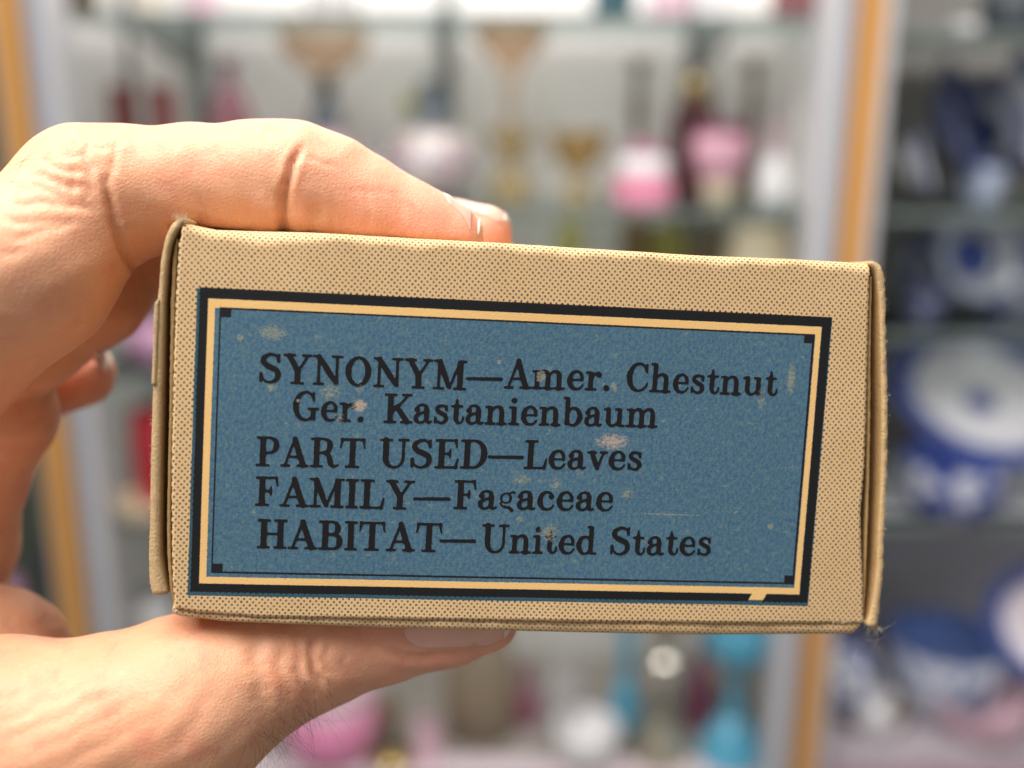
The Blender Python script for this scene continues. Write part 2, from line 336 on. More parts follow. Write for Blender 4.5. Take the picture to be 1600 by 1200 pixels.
# blue and white china
def china(name, R, rim=0.68, med=0.2, white=(0.62, 0.62, 0.63), blue=(0.04, 0.06, 0.20), dens=0.47):
    g = G(name); x, y, z = g.sep(obj_co(g))
    r = g.ma('DIVIDE', g.ma('SQRT', g.ma('ADD', g.ma('MULTIPLY', x, x), g.ma('MULTIPLY', y, y))), R)
    nz = g.noise(obj_co(g), 55, 4, 0.6)
    ring = g.step(r, rim - 0.03, rim + 0.05); m = g.ma('SUBTRACT', 1.0, g.step(r, med - 0.03, med + 0.04))
    f = g.ma('MULTIPLY', g.ma('MAXIMUM', ring, m), g.step(nz, dens - 0.1, dens - 0.02), clamp=True)
    g.set(Base_Color=g.mix(f, white, blue), Roughness=0.2); g.b.inputs['Coat Weight'].default_value = 0.3
    return g.m
def plate(label, px, py, D, rpx, lean, turn, R=None, rim=0.68, med=0.2, white=(0.62, 0.62, 0.63), name='plate', dens=0.5, sh='up', oval=1.0):
    A = at(px, py, D); r = abs(at(px + rpx, py, D)[0] - A[0])
    pr = smooth_prof([(0.001, 0), (r * 0.5, 0.0), (r * 0.66, 0.004), (r * 0.74, 0.012), (r, 0.02), (r * 1.0, 0.023), (r * 0.74, 0.0165), (r * 0.64, 0.008), (r * 0.5, 0.004), (0.001, 0.004)], 4)
    V, Fc = lathe_data(pr, 64)
    mt = china('blue_china_%d' % px, r, rim, med, white, dens=dens)
    root = empty(name, A); tag(root, label, 'plate', 'blue and white plates')
    o = mesh('dish', V, Fc, mt, root, True)
    o.rotation_euler = (math.radians(lean), 0, math.radians(turn)); o.scale = (1, oval, 1)
    # plate stand: two wire feet down to the shelf
    fz = DK[sh]; lo = A[2] - r * math.sin(math.radians(lean))
    for s in (-0.35, 0.35):
        x = r * s; h = max(A[2] - fz, 0.005)
        vv = [(x + dx, dy, dz) for dx in (-0.0015, 0.0015) for dy, dz in ((0.012, -h), (0.015, -h), (0.035, 0.0), (0.032, 0.0))]
        mesh('stand_leg', vv, [(0, 1, 2, 3), (7, 6, 5, 4), (0, 4, 5, 1), (1, 5, 6, 2), (2, 6, 7, 3), (3, 7, 4, 0)], brk, root)
    return root
plate('narrow dark blue plate seen edge-on, left one in the top row of the dark case', 1476, 195, 1.22, 92, 68, 52, rim=0.62, med=0.35, white=(0.46, 0.48, 0.52), dens=0.40)
plate('white plate edge leaning against the orange post side in the dark case', 1412, 262, 1.16, 52, 72, 64, rim=0.9, med=0.0, white=(0.62, 0.62, 0.64), dens=0.45)
plate('blue and white plate in the top row, cut by the right edge of the picture', 1592, 190, 1.22, 100, 70, 45, rim=0.7, med=0.4, dens=0.42)
plate('grey rimmed plate with a blue centre above the large platter', 1515, 402, 1.24, 72, 72, 8, rim=0.93, med=0.5, white=(0.36, 0.37, 0.40), sh='mid', dens=0.38)
plate('small blue plate behind the grey rimmed plate at the picture edge', 1600, 440, 1.3, 58, 75, -10, rim=0.5, med=0.3, white=(0.45, 0.42, 0.42), sh='mid')
plate('large white platter with scalloped blue rim and a small blue medallion', 1530, 632, 1.20, 138, 33, 0, rim=0.76, med=0.17, white=(0.50, 0.49, 0.51), sh='low', dens=0.40)
plate('large blue rimmed plate standing on edge, cut by the right picture edge', 1650, 968, 1.12, 98, 84, -32, rim=0.74, med=0.0, white=(0.60, 0.54, 0.57), sh='base', dens=0.36)
plate('slim blue rimmed plate behind the small bluish white bowl, upper row of the dark case', 1540, 205, 1.31, 74, 74, 22, rim=0.7, med=0.4, white=(0.42, 0.43, 0.46), dens=0.44)
plate('small blue and white saucer left of the grey rimmed plate', 1428, 420, 1.27, 44, 70, 20, rim=0.66, med=0.3, white=(0.45, 0.46, 0.48), sh='mid', dens=0.45)
plate('small blue rimmed saucer standing behind the tureen', 1400, 1000, 1.3, 46, 74, 10, rim=0.68, med=0.25, white=(0.5, 0.5, 0.54), sh='base', dens=0.42)
def cbowl(label, px, D, base, prof, white=(0.55, 0.56, 0.6), blue=(0.03, 0.055, 0.24), dens=0.5, nm='bowl', cat='bowl'):
    g = G('blue_bowl_%d' % px); nz = g.noise(obj_co(g), 48, 3)
    g.set(Base_Color=g.mix(g.step(nz, dens - 0.05, dens + 0.05), white, blue), Roughness=0.2)
    item(nm, label, cat, px, D, base, [('body', g.m, prof), ('rim', plain('rim_blue_%d' % px, blue, 0.25), [(prof[-1][0], prof[-1][1]), (prof[-1][0] + 2, prof[-1][1] - 6), (prof[-1][0] - 2, prof[-1][1] - 8)])])
cbowl('small bluish white bowl on the upper shelf of the dark case', 1532, 1.13, DK['up'], [(20, 318), (34, 300), (36, 275), (30, 258)], (0.42, 0.46, 0.58), dens=0.7)
cbowl('round blue and white bowl in front of the large platter', 1484, 1.12, DK['low'] if False else DK['low'], [(40, 806), (66, 780), (76, 745), (78, 716)], dens=0.47)
cbowl('blue and white cup behind the grey rimmed plate', 1440, 1.27, DK['mid'], [(22, 505), (30, 490), (32, 455)], (0.25, 0.25, 0.27), (0.05, 0.06, 0.12), dens=0.42)
cbowl('wide blue rimmed tureen on the lowest shelf', 1466, 1.2, DK['base'], [(50, 1102), (70, 1085), (86, 1040), (88, 998)], (0.50, 0.52, 0.58), (0.06, 0.10, 0.26), dens=0.55, nm='tureen', cat='tureen')
cbowl('round blue and white jug beside the right orange post', 1312, 1.2, DK['base'], [(26, 1110), (44, 1085), (50, 1050), (36, 1012), (22, 1002)], dens=0.5, nm='jug', cat='jug')
item('bowl', 'small white bowl in front of the round blue jug', 'bowl', 1366, 1.12, DK['base'], [('body', whitec, [(20, 1140), (38, 1122), (44, 1096)])])
item('figurine', 'small dark brown figurine beside the white bowl', 'figurine', 1402, 1.15, DK['base'], [('body', brown, [(14, 1135), (15, 1115), (8, 1098), (6, 1082)])])
item('bowl', 'pale pinkish low bowl at the bottom right of the dark case', 'bowl', 1530, 1.12, DK['base'], [('body', palep, [(40, 1142), (66, 1118), (78, 1085)])])
item('bowl', 'white cup high in the dark case by the top edge', 'cup', 1512, 1.16, DK['top'], [('body', whitec, [(16, 30), (26, 20), (28, 5)])])
item('jar', 'black jar at the top right corner of the dark case', 'jar', 1582, 1.14, DK['top'], [('body', darkg, [(40, 34), (50, 10), (46, -40)])])

# ------------------------------------------------------------------ the carton (label pose measured from its printed frame)
src = [(0, 0), (1, 0), (1, 1), (0, 1)]; dst = [(312, 448), (1300, 495), (1262, 942), (297, 925)]
A_ = []
for (x, y), (uu, vv) in zip(src, dst):
    A_ += [[x, y, 1, 0, 0, 0, -uu * x, -uu * y, -uu], [0, 0, 0, x, y, 1, -vv * x, -vv * y, -vv]]
H = np.linalg.svd(np.array(A_, float))[2][-1].reshape(3, 3)
K = np.array([[F, 0, 800], [0, F, 600], [0, 0, 1]])
Bm = np.linalg.inv(K) @ H; Bm /= Bm[2, 2]
Z0 = 0.130; Bm = Bm * Z0
va, vb, vo = Bm[:, 0], Bm[:, 1], Bm[:, 2]
ea = va / np.linalg.norm(va); eb = vb - vb.dot(ea) * ea; eb /= np.linalg.norm(eb); en = np.cross(ea, eb)   # right, down, away
WL, HL = 85.0, 40.4                         # label frame, mm
Hi = np.linalg.inv(H)
def st_of(px, py): q = Hi @ [px, py, 1.0]; return q[0] / q[2], q[1] / q[2]
org = vo + va * 0.5 + vb * 0.5
def loc_of(px, py):                         # photo pixel -> carton face coordinates (right, up) in metres
    s, t = st_of(px, py); p = vo + s * va + t * vb - org
    return p.dot(ea), -p.dot(eb)
def uv_of(X, Zc):                           # face coordinates -> label millimetres (right, down)
    p = X * ea - Zc * eb + org - vo
    A2 = np.array([[va.dot(ea), vb.dot(ea)], [va.dot(eb), vb.dot(eb)]])
    s, t = np.linalg.solve(A2, [p.dot(ea), p.dot(eb)]); return s * WL, t * HL
carton = empty('carton')
mc = Matrix.Identity(4)
for i, v in enumerate((M @ ea, M @ en, M @ (-eb))):
    for j in range(3): mc[j][i] = v[j]
oc = CAM + M @ org
for j in range(3): mc[j][3] = oc[j]
carton.matrix_world = mc
tag(carton, 'worn tan cardboard carton with blue printed herb label, held between finger and thumb', 'carton')
bpy.context.view_layer.update()

# wear spots in label millimetres: px, py, rx px, ry px, strength
SPOTS = [(425, 520, 30, 16, .9), (375, 527, 8, 8, .9), (424, 606, 9, 9, 1), (517, 612, 22, 18, .75), (562, 634, 15, 14, 1.1), (466, 626, 5, 4, 2), (530, 654, 12, 10, .7), (957, 690, 36, 17, .95),
         (845, 588, 10, 14, 1), (960, 604, 7, 10, 1.2), (1236, 592, 10, 34, .95), (815, 750, 22, 12, .75), (869, 757, 11, 14, .85), (981, 772, 14, 12, .8), (812, 811, 8, 8, .8),
         (858, 832, 20, 20, .85), (1204, 822, 7, 7, 1.3), (780, 566, 5, 6, 1), (1190, 625, 10, 25, .7), (905, 738, 12, 8, .6), (1150, 800, 5, 4, .8), (562, 608, 8, 9, .7), (395, 800, 8, 8, .7), (1045, 804, 75, 2.2, .8), (780, 680, 60, 2, .35)]
def wear(g, uv):
    tot = None
    u0, v0, _ = g.sep(uv)
    wob = g.noise(g.n('ShaderNodeMapping', {'Vector': uv, 'Rotation': (0, 0, .7), 'Scale': (1, 1.7, 1)}).outputs[0], 1.9, 6, 0.85)
    for px, py, rx, ry, s in SPOTS:
        a, b = st_of(px, py); a *= WL; b *= HL
        dx = g.ma('MULTIPLY', g.ma('SUBTRACT', u0, a), 1 / (rx * .086)); dy = g.ma('MULTIPLY', g.ma('SUBTRACT', v0, b), 1 / (ry * .086))
        d = g.ma('ADD', g.ma('MULTIPLY', dx, dx), g.ma('MULTIPLY', dy, dy))
        e = g.ma('MULTIPLY', g.ma('MAXIMUM', g.ma('SUBTRACT', 1.0, d), 0.0), min(s, 1.1))
        tot = e if tot is None else g.ma('MAXIMUM', tot, e)
    return g.step(g.ma('ADD', tot, g.ma('MULTIPLY', g.ma('SUBTRACT', wob, 0.52), g.ma('MULTIPLY', g.step(tot, 0.0, 0.25), 4.5))), 0.35, 0.85), wob

def paper_base(g, uv):
    big = g.noise(uv, 0.12, 4, 0.6); fine = g.noise(uv, 6, 3, 0.7)
    c = g.mix(big, (0.66, 0.425, 0.205), (0.74, 0.510, 0.275))
    c = g.mix(g.ma('MULTIPLY', fine, 0.35), c, (0.56, 0.32, 0.11))
    st = g.step(g.noise(uv, 0.35, 3, 0.6), 0.60, 0.74)
    return g.mix(g.ma('MULTIPLY', st, 0.25), c, (0.42, 0.25, 0.10)), fine
def dots(g, uv, rot=0.03):
    wv = g.n('ShaderNodeVectorMath', operation='SUBTRACT'); g.put(wv.inputs[0], g.noise(uv, 0.9, 1, 0.5, True)); wv.inputs[1].default_value = (.5, .5, .5)
    sc = g.n('ShaderNodeVectorMath', operation='SCALE'); g.put(sc.inputs[0], wv.outputs[0]); sc.inputs['Scale'].default_value = 0.16
    ad = g.n('ShaderNodeVectorMath', operation='ADD'); g.put(ad.inputs[0], uv); g.put(ad.inputs[1], sc.outputs[0])
    x, y, _ = g.sep(ad.outputs[0])
    X = g.ma('ADD', x, g.ma('MULTIPLY', y, rot)); Y = g.ma('ADD', y, g.ma('MULTIPLY', x, -rot * .6))
    ax = g.ma('COSINE', g.ma('MULTIPLY', X, 2 * math.pi / 0.79)); ay = g.ma('COSINE', g.ma('MULTIPLY', Y, 2 * math.pi / 0.865))
    p = g.ma('MULTIPLY', ax, ay)             # centred lattice: both signs positive at dots
    j = g.ma('MULTIPLY', g.ma('SUBTRACT', g.noise(uv, 1.7, 2), 0.5), 0.9)
    d = g.step(g.ma('ADD', p, j), 0.26, 0.60)
    fl = g.step(g.noise(uv, 1.9, 2, 0.8), 0.725, 0.76)      # stray ink flecks
    return g.ma('MAXIMUM', d, g.ma('MULTIPLY', fl, 0.75))
def rectd(g, x, y, x0, y0, x1, y1):         # signed distance, negative inside
    dx = g.ma('MAXIMUM', g.ma('SUBTRACT', x0, x), g.ma('SUBTRACT', x, x1)); dy = g.ma('MAXIMUM', g.ma('SUBTRACT', y0, y), g.ma('SUBTRACT', y, y1))
    return g.ma('MAXIMUM', dx, dy)
def inside(g, d, s=0.03): return g.ma('SUBTRACT', 1.0, g.step(d, -s, s))

g = G('printed_carton'); uv = g.n('ShaderNodeUVMap', uv_map='UVMap').outputs[0]
x, y, _ = g.sep(uv)
base, fine = paper_base(g, uv); dd = dots(g, uv)
inkbrown = g.mix(g.noise(uv, 0.8, 2), (0.13, 0.10, 0.060), (0.075, 0.09, 0.10))
colr = g.mix(g.ma('MULTIPLY', dd, g.ma('ADD', 0.68, g.ma('MULTIPLY', g.noise(uv, 0.5, 4, 0.7), 0.5), clamp=True)), base, inkbrown)
sc1 = g.step(g.noise(g.n('ShaderNodeMapping', {'Vector': uv, 'Rotation': (0, 0, .5), 'Scale': (0.5, 2.4, 1)}).outputs[0], 1.1, 6, 0.85), 0.63, 0.70)
colr = g.mix(g.ma('MULTIPLY', sc1, 0.55), colr, (0.80, 0.64, 0.42))
tanc = g.mix(fine, (0.76, 0.45, 0.16), (0.86, 0.55, 0.23))
nz = g.ma('MULTIPLY', g.ma('SUBTRACT', g.noise(uv, 2.4, 3, 0.6), 0.5), 0.22)
xx = g.ma('ADD', x, nz); yy = g.ma('ADD', y, nz)
b1 = g.noise(g.n('ShaderNodeMapping', {'Vector': uv, 'Scale': (1.6, 0.9, 1)}).outputs[0], 1.5, 4, 0.65)
b2 = g.noise(uv, 2.6, 3, 0.7)
blue = g.mix(g.step(b1, 0.36, 0.64), (0.047, 0.110, 0.192), (0.082, 0.165, 0.208))
blue = g.mix(g.ma('MULTIPLY', g.step(b2, 0.50, 0.70), 0.6), blue, (0.150, 0.205, 0.145))
blue = g.mix(g.ma('MULTIPLY', g.step(g.noise(uv, 0.55, 5, 0.8), 0.57, 0.70), 0.5), blue, (0.26, 0.30, 0.22))
wr, wob = wear(g, uv)
pk = inside(g, rectd(g, x, y, *[q for p in ((905, 655), (1010, 730)) for q in (st_of(*p)[0] * WL, st_of(*p)[1] * HL)]), .3)
pk = g.ma('MAXIMUM', pk, inside(g, rectd(g, x, y, *[q for p in ((545, 615), (585, 660)) for q in (st_of(*p)[0] * WL, st_of(*p)[1] * HL)]), .3))
wornc = g.mix(pk, (0.44, 0.38, 0.18), g.mix(g.step(g.noise(uv, 3, 2), .42, .6), (0.44, 0.35, 0.30), (0.62, 0.40, 0.24)))
# blue plate printed slightly low and left
dj = g.ma('MULTIPLY', g.ma('SUBTRACT', dd, 0.5), 0.10)
outer = inside(g, g.ma('SUBTRACT', rectd(g, xx, yy, -0.38, 0.15, WL + 0.12, HL + 0.52), dj))
hole = inside(g, rectd(g, xx, yy, 1.05, 1.45, WL - 1.35, HL - 1.2))
inner = inside(g, rectd(g, xx, yy, 2.02, 2.62, WL - 2.15, HL - 2.12))
colr = g.mix(outer, colr, g.mix(0.7, blue, (0.022, 0.065, 0.080)))
colr = g.mix(hole, colr, tanc)
colr = g.mix(inner, colr, blue)
colr = g.mix(g.ma('MULTIPLY', wr, g.ma('MULTIPLY', inner, g.ma('ADD', 0.42, g.ma('MULTIPLY', pk, 0.28)))), colr, wornc)
blk = g.mix(g.noise(uv, 5, 2), (0.007, 0.006, 0.007), (0.016, 0.013, 0.013))
nzb = g.ma('MULTIPLY', g.ma('SUBTRACT', g.noise(uv, 3.5, 3, 0.7), 0.5), 0.16)
xb = g.ma('ADD', x, nzb); yb = g.ma('ADD', y, nzb)
ring = g.ma('MULTIPLY', inside(g, g.ma('SUBTRACT', rectd(g, xb, yb, 0, 0, WL, HL), dj)), g.ma('SUBTRACT', 1.0, inside(g, rectd(g, xb, yb, 1.13, 1.42, WL - 1.28, HL - 1.18))))
chip = inside(g, g.ma('MAXIMUM', g.ma('ABSOLUTE', g.ma('SUBTRACT', g.ma('ADD', xb, g.ma('MULTIPLY', yb, 0.9)), 77.75 + 0.9 * 39.8)), -9.0), 0.03) if False else inside(g, rectd(g, g.ma('ADD', xb, g.ma('MULTIPLY', g.ma('SUBTRACT', yb, HL - 0.6), 0.5)), yb, 76.5, HL - 1.3, 78.6, HL - 0.05))
ring = g.ma('MULTIPLY', ring, g.ma('SUBTRACT', 1.0, chip)); colr = g.mix(g.ma('MULTIPLY', chip, inside(g, g.ma('SUBTRACT', yb, HL - 0.3))), colr, tanc)
x0, y0, x1_, y1_ = 2.62, 2.50, WL - 2.22, HL - 2.62
thin = g.ma('MULTIPLY', inside(g, rectd(g, xb, yb, x0, y0, x1_, y1_)), g.ma('SUBTRACT', 1.0, inside(g, rectd(g, xb, yb, x0 + .22, y0 + .26, x1_ - .33, y1_ - .28))))
thin = g.ma('MULTIPLY', thin, g.step(g.noise(uv, 0.8, 3), 0.22, 0.36))
sq = None
for cx, cy in ((x0 + .75, y0 + .65), (x1_ - .75, y0 + .65), (x0 + .75, y1_ - .65), (x1_ - .75, y1_ - .65)):
    q = inside(g, rectd(g, xb, yb, cx - .75, cy - .65, cx + .75, cy + .65)); sq = q if sq is None else g.ma('MAXIMUM', sq, q)
black = g.ma('MAXIMUM', ring, g.ma('MAXIMUM', thin, sq))
colr = g.mix(g.ma('MULTIPLY', black, 0.97), colr, blk)
rub = g.step(g.noise(uv, 8, 2, 0.8), 0.74, 0.80)
colr = g.mix(g.ma('MULTIPLY', rub, 0.35), colr, (0.5, 0.42, 0.3))
g.set(Base_Color=colr, Roughness=0.6)
g.b.inputs['Specular IOR Level'].default_value = 0.16
g.bump(g.ma('ADD', g.noise(uv, 3.0, 4, 0.7), g.ma('MULTIPLY', dd, 0.15)), 0.35, 0.00012)
printed = g.m

g = G('carton_dots'); uvd = g.n('ShaderNodeUVMap', uv_map='UVMap').outputs[0]
base, fine = paper_base(g, uvd); dd = dots(g, uvd)
g.set(Base_Color=g.mix(g.ma('MULTIPLY', dd, 0.85), g.mix(0.25, base, (0.45, 0.25, 0.09)), (0.10, 0.10, 0.09)), Roughness=0.7); g.bump(fine, 0.4, 0.0001); dotm = g.m
g = G('raw_board'); co = g.n('ShaderNodeMapping', {'Vector': obj_co(g), 'Scale': (1, 0.25, 1)}).outputs[0]
fn = g.noise(co, 2600, 4, 0.75); bn = g.noise(co, 260, 4, 0.6)
c = g.mix(fn, (0.46, 0.28, 0.11), (0.86, 0.60, 0.33)); c = g.mix(g.ma('MULTIPLY', bn, 0.6), c, (0.36, 0.235, 0.10))
g.set(Base_Color=c, Roughness=0.9); g.bump(fn, 1.0, 0.0003); rawm = g.m
g = G('board_inside'); co = obj_co(g)
g.set(Base_Color=g.mix(g.noise(co, 900, 4, 0.7), (0.40, 0.24, 0.085), (0.60, 0.38, 0.16)), Roughness=0.9); g.bump(g.noise(co, 2200, 3), 0.6, 0.0002); insm = g.m

def poly_at(pts):                           # polyline of photo pixels -> function up-coordinate -> right-coordinate
    L = sorted([(loc_of(*p)[1], loc_of(*p)[0]) for p in pts]); zs = [q[0] for q in L]; xs = [q[1] for q in L]
    return lambda z: float(np.interp(z, zs, xs))
Lf = poly_at([(284, 365), (280, 380), (275, 470), (271, 617), (269, 730), (269, 830), (270, 905), (273, 945)])
Rf = poly_at([(1361, 415), (1358, 440), (1355, 555), (1352.5, 655), (1350, 730), (1344, 800), (1345, 846), (1348, 911), (1349, 968)])
def yline(pts):
    L = [loc_of(*p) for p in pts]; return lambda x: float(np.interp(x, [q[0] for q in L], [q[1] for q in L]))
Ztop = yline([(262, 348), (283, 349), (330, 358), (480, 362), (600, 369), (800, 380), (1100, 399), (1250, 405), (1362, 411)])
Zbot = yline([(266, 951), (300, 956), (400, 964), (600, 967), (900, 971), (1100, 973), (1325, 973), (1350, 969)])
def wob(a, b, s, amp):
    return amp * (math.sin(a * s + 1.3 * math.sin(b * s * .7)) + 0.6 * math.sin(b * s * 1.7 + 2 * math.sin(a * s * .6 + 1)) + .4 * math.sin((a + b) * s * 2.9 + 1))
DEP = 0.034
def face_w(X, Zc):                          # gentle unevenness of the front (away = +)
    return 0.00013 * math.sin(X * 60 + 1) * math.cos(Zc * 80) + wob(X, Zc, 260, 0.000018)
NX = 260
xs0 = np.linspace(0, 1, NX)
rows = []
NF = 120
V, UV = [], []
def rad(X): return 0.0013 + 0.0007 * math.exp(-((X + 0.033) / 0.006) ** 2) + 0.0002 * math.sin(X * 300) + 0.00015 * math.sin(X * 900 + 2)
nrow = 0
for i in range(NF + 1):
    for f in xs0:
        Xm = Lf(0) + f * (Rf(0) - Lf(0)); r = rad(Xm)
        zb_, zt_ = Zbot(Xm), Ztop(Xm) - r
        z = zb_ + (zt_ - zb_) * i / NF; X = Lf(z) + f * (Rf(z) - Lf(z))
        X += 0.00006 * math.sin(z * 4000 + 3) * (f < 0.001 or f > 0.999)
        zz = z + (0.00004 * math.sin(X * 5000) + 0.00005 * math.sin(X * 1700) if i == 0 else 0)
        V.append((X, face_w(X, z), zz)); UV.append(uv_of(X, z))
for k in range(1, 9):
    a = k / 8 * math.pi / 2
    for f in xs0:
        Xm = Lf(0) + f * (Rf(0) - Lf(0)); r = rad(Xm); zt_ = Ztop(Xm) - r
        X = Lf(zt_) + f * (Rf(zt_) - Lf(zt_)); w_ = face_w(X, zt_)
        V.append((X, w_ + r * (1 - math.cos(a)), zt_ + r * math.sin(a))); uu, vv_ = uv_of(X, zt_); UV.append((uu, vv_ - r * 1000 * a))
for k in range(1, 13):
    d = (DEP - 0.002) * k / 12
    for f in xs0:
        Xm = Lf(0) + f * (Rf(0) - Lf(0)); r = rad(Xm); zt_ = Ztop(Xm)
        X = Lf(zt_ - r) + f * (Rf(zt_ - r) - Lf(zt_ - r))
        V.append((X, r + d, zt_ + wob(X, d, 200, 0.00002))); uu, vv_ = uv_of(X, zt_); UV.append((uu, vv_ - 1000 * (r * .57 + d)))
nr = NF + 1 + 8 + 12
Fc = [(i * NX + k, i * NX + k + 1, (i + 1) * NX + k + 1, (i + 1) * NX + k) for i in range(nr - 1) for k in range(NX - 1)]
front = mesh('front_panel', V, Fc, printed, carton, True, uv=UV)
front.data.materials.append(rawm)
sd = front.modifiers.new('solid', 'SOLIDIFY'); sd.thickness = 0.0007; sd.offset = -1; sd.material_offset_rim = 1; sd.material_offset = 1

def slab(name, outer, inner, w0, w1, mat, rough=0.0, seed=1, extra=None):
    """wall whose front edge is the strip between two traced outlines, running back from w0 to w1"""
    rr = random.Random(seed)
    def res(p, n=90):
        p = np.array([loc_of(*q) for q in p]); d = np.r_[0, np.cumsum(np.linalg.norm(np.diff(p, axis=0), axis=1))]
        t = np.linspace(0, d[-1], n); return np.c_[np.interp(t, d, p[:, 0]), np.interp(t, d, p[:, 1])]
    o, q = res(outer), res(inner)
    for _ in range(2):
        o[1:-1] = (o[:-2] + 2 * o[1:-1] + o[2:]) / 4; q[1:-1] = (q[:-2] + 2 * q[1:-1] + q[2:]) / 4
    n = len(o); V, Fc = [], []
    ws = [w0, w0 + 0.0004, w0 + 0.0012, w0 + 0.006, w1]
    for j, wv in enumerate(ws):
        for i in range(n):
            j1 = rough * rr.uniform(-1, 1) * (1 if j == 0 else 0.3)
            pull = 0.12 if j == 0 else 0.0
            a_, b_ = o[i] * (1 - pull) + q[i] * pull, q[i] * (1 - pull) + o[i] * pull
            V.append((a_[0] + j1, wv + rough * rr.uniform(-1, 1), a_[1])); V.append((b_[0] + j1 * .4, wv + rough * rr.uniform(-1, 1), b_[1]))
    m_ = 2 * n
    for j in range(len(ws) - 1):
        for i in range(n - 1):
            a = j * m_ + 2 * i; b = a + m_
            Fc += [(a, b, b + 2, a + 2), (a + 1, a + 3, b + 3, b + 1)]
        a = j * m_; Fc += [(a, a + 1, a + m_ + 1, a + m_), (a + m_ - 2, a + 2 * m_ - 2, a + 2 * m_ - 1, a + m_ - 1)]
    for i in range(n - 1):
        a = 2 * i; Fc.append((a, a + 2, a + 3, a + 1)); a += m_ * (len(ws) - 1); Fc.append((a, a + 1, a + 3, a + 2))
    o_ = mesh(name, V, Fc, insm if mat is rawm else mat, carton, True)
    if mat is rawm:
        o_.data.materials.append(rawm)
        for p in o_.data.polygons:
            if sum(V[i][1] for i in p.vertices) / len(p.vertices) < w0 + 0.0005: p.material_index = 1
    return o_
slab('side_panel', [(288, 340), (276, 341), (266, 350), (257, 370), (250, 407), (245, 470), (240, 545), (237, 617), (234, 720), (233, 817), (231, 867), (232, 912), (237, 930)],
     [(286, 349), (280, 354), (273, 365), (266, 380), (261, 407), (256, 470), (254, 545), (252, 617), (250, 720), (249, 805), (249, 867), (255, 905), (261, 929)], 0.0002, DEP, rawm, 0.00006, 3)
slab('side_panel', [(1360, 408), (1372, 409), (1380, 420), (1383, 470), (1385, 560), (1387, 655), (1386, 720), (1384, 780), (1382, 830), (1380, 889), (1376, 930), (1372, 966), (1370, 982)],
     [(1360, 413), (1366, 418), (1371, 432), (1375, 470), (1377, 560), (1379, 655), (1378, 720), (1376, 780), (1373, 830), (1371, 889), (1366, 930), (1359, 966), (1353, 976)], -0.0002, DEP, rawm, 0.0001, 4)
slab('dust_flap', [(272, 372), (266, 400), (263, 470), (261, 617), (257, 805), (258, 880), (263, 935), (270, 955)], [(276, 374), (274, 400), (271, 470), (268, 617), (264, 805), (265, 880), (269, 935), (277, 956)], 0.0011, DEP - 0.006, insm, 0.00004, 5)
slab('dust_flap', [(1366, 432), (1365, 500), (1364, 560), (1364, 655), (1362, 760), (1359, 850), (1356, 930), (1353, 968)], [(1362, 432), (1361, 500), (1359, 560), (1358, 655), (1357, 760), (1354, 850), (1351, 930), (1349, 966)], 0.0007, DEP - 0.006, insm, 0.00004, 6)
slab('torn_ply', [(246, 468), (241, 473), (239, 500), (238, 545), (236, 600)], [(249, 468), (248, 500), (246, 545), (244, 600), (241, 603)], 0.0, 0.004, rawm, 0.00005, 8)
# bottom panel with its rounded lip
Zlip = yline([(262, 957), (275, 965), (350, 974), (600, 984), (900, 991), (1100, 995), (1336, 993), (1349, 978)])
V, UV = [], []
XS = np.linspace(loc_of(268, 960)[0], loc_of(1345, 985)[0], 200)
for X in XS:
    a0, l = Zbot(X) + 0.0004, Zlip(X); hh = a0 - l
    sw = 0.0001 * math.sin(X * 240) + 0.00006 * math.sin(X * 900)
    pr = [(0.0011, a0), (0.0005 + sw, a0 - 0.0004), (0.0003 + sw, a0 - hh * .55), (0.0004 + sw, l + 0.00025), (0.0009, l), (0.004, l + 0.0), (0.016, l + 0.0003), (DEP, l + 0.0003), (DEP, l + 0.0012), (0.016, l + 0.0012), (0.0035, l + 0.0010)]
    acc = 0
    for i, (w_, z) in enumerate(pr):
        if i: acc += math.hypot(w_ - pr[i - 1][0], z - pr[i - 1][1])
        V.append((X, w_, z)); uu, vv_ = uv_of(X, a0); UV.append((uu, vv_ + acc * 1000))
n = 11
Fc = [(i * n + k, i * n + k + 1, (i + 1) * n + k + 1, (i + 1) * n + k) for i in range(len(XS) - 1) for k in range(n - 1)]
mesh('bottom_panel', V, Fc, dotm, carton, True, uv=UV)
# back panel closes the far end
zt_, zb_ = Ztop(0) - 0.002, Zbot(0) + 0.001
v = [(X, Y, z) for X in (loc_of(255, 640)[0] + .001, loc_of(1368, 640)[0]) for Y in (DEP - 0.0012, DEP - 0.0002) for z in (zb_, zt_)]
mesh('back_panel', v, [(0, 1, 3, 2), (4, 6, 7, 5), (0, 4, 5, 1), (2, 3, 7, 6), (0, 2, 6, 4), (1, 5, 7, 3)], insm, carton)

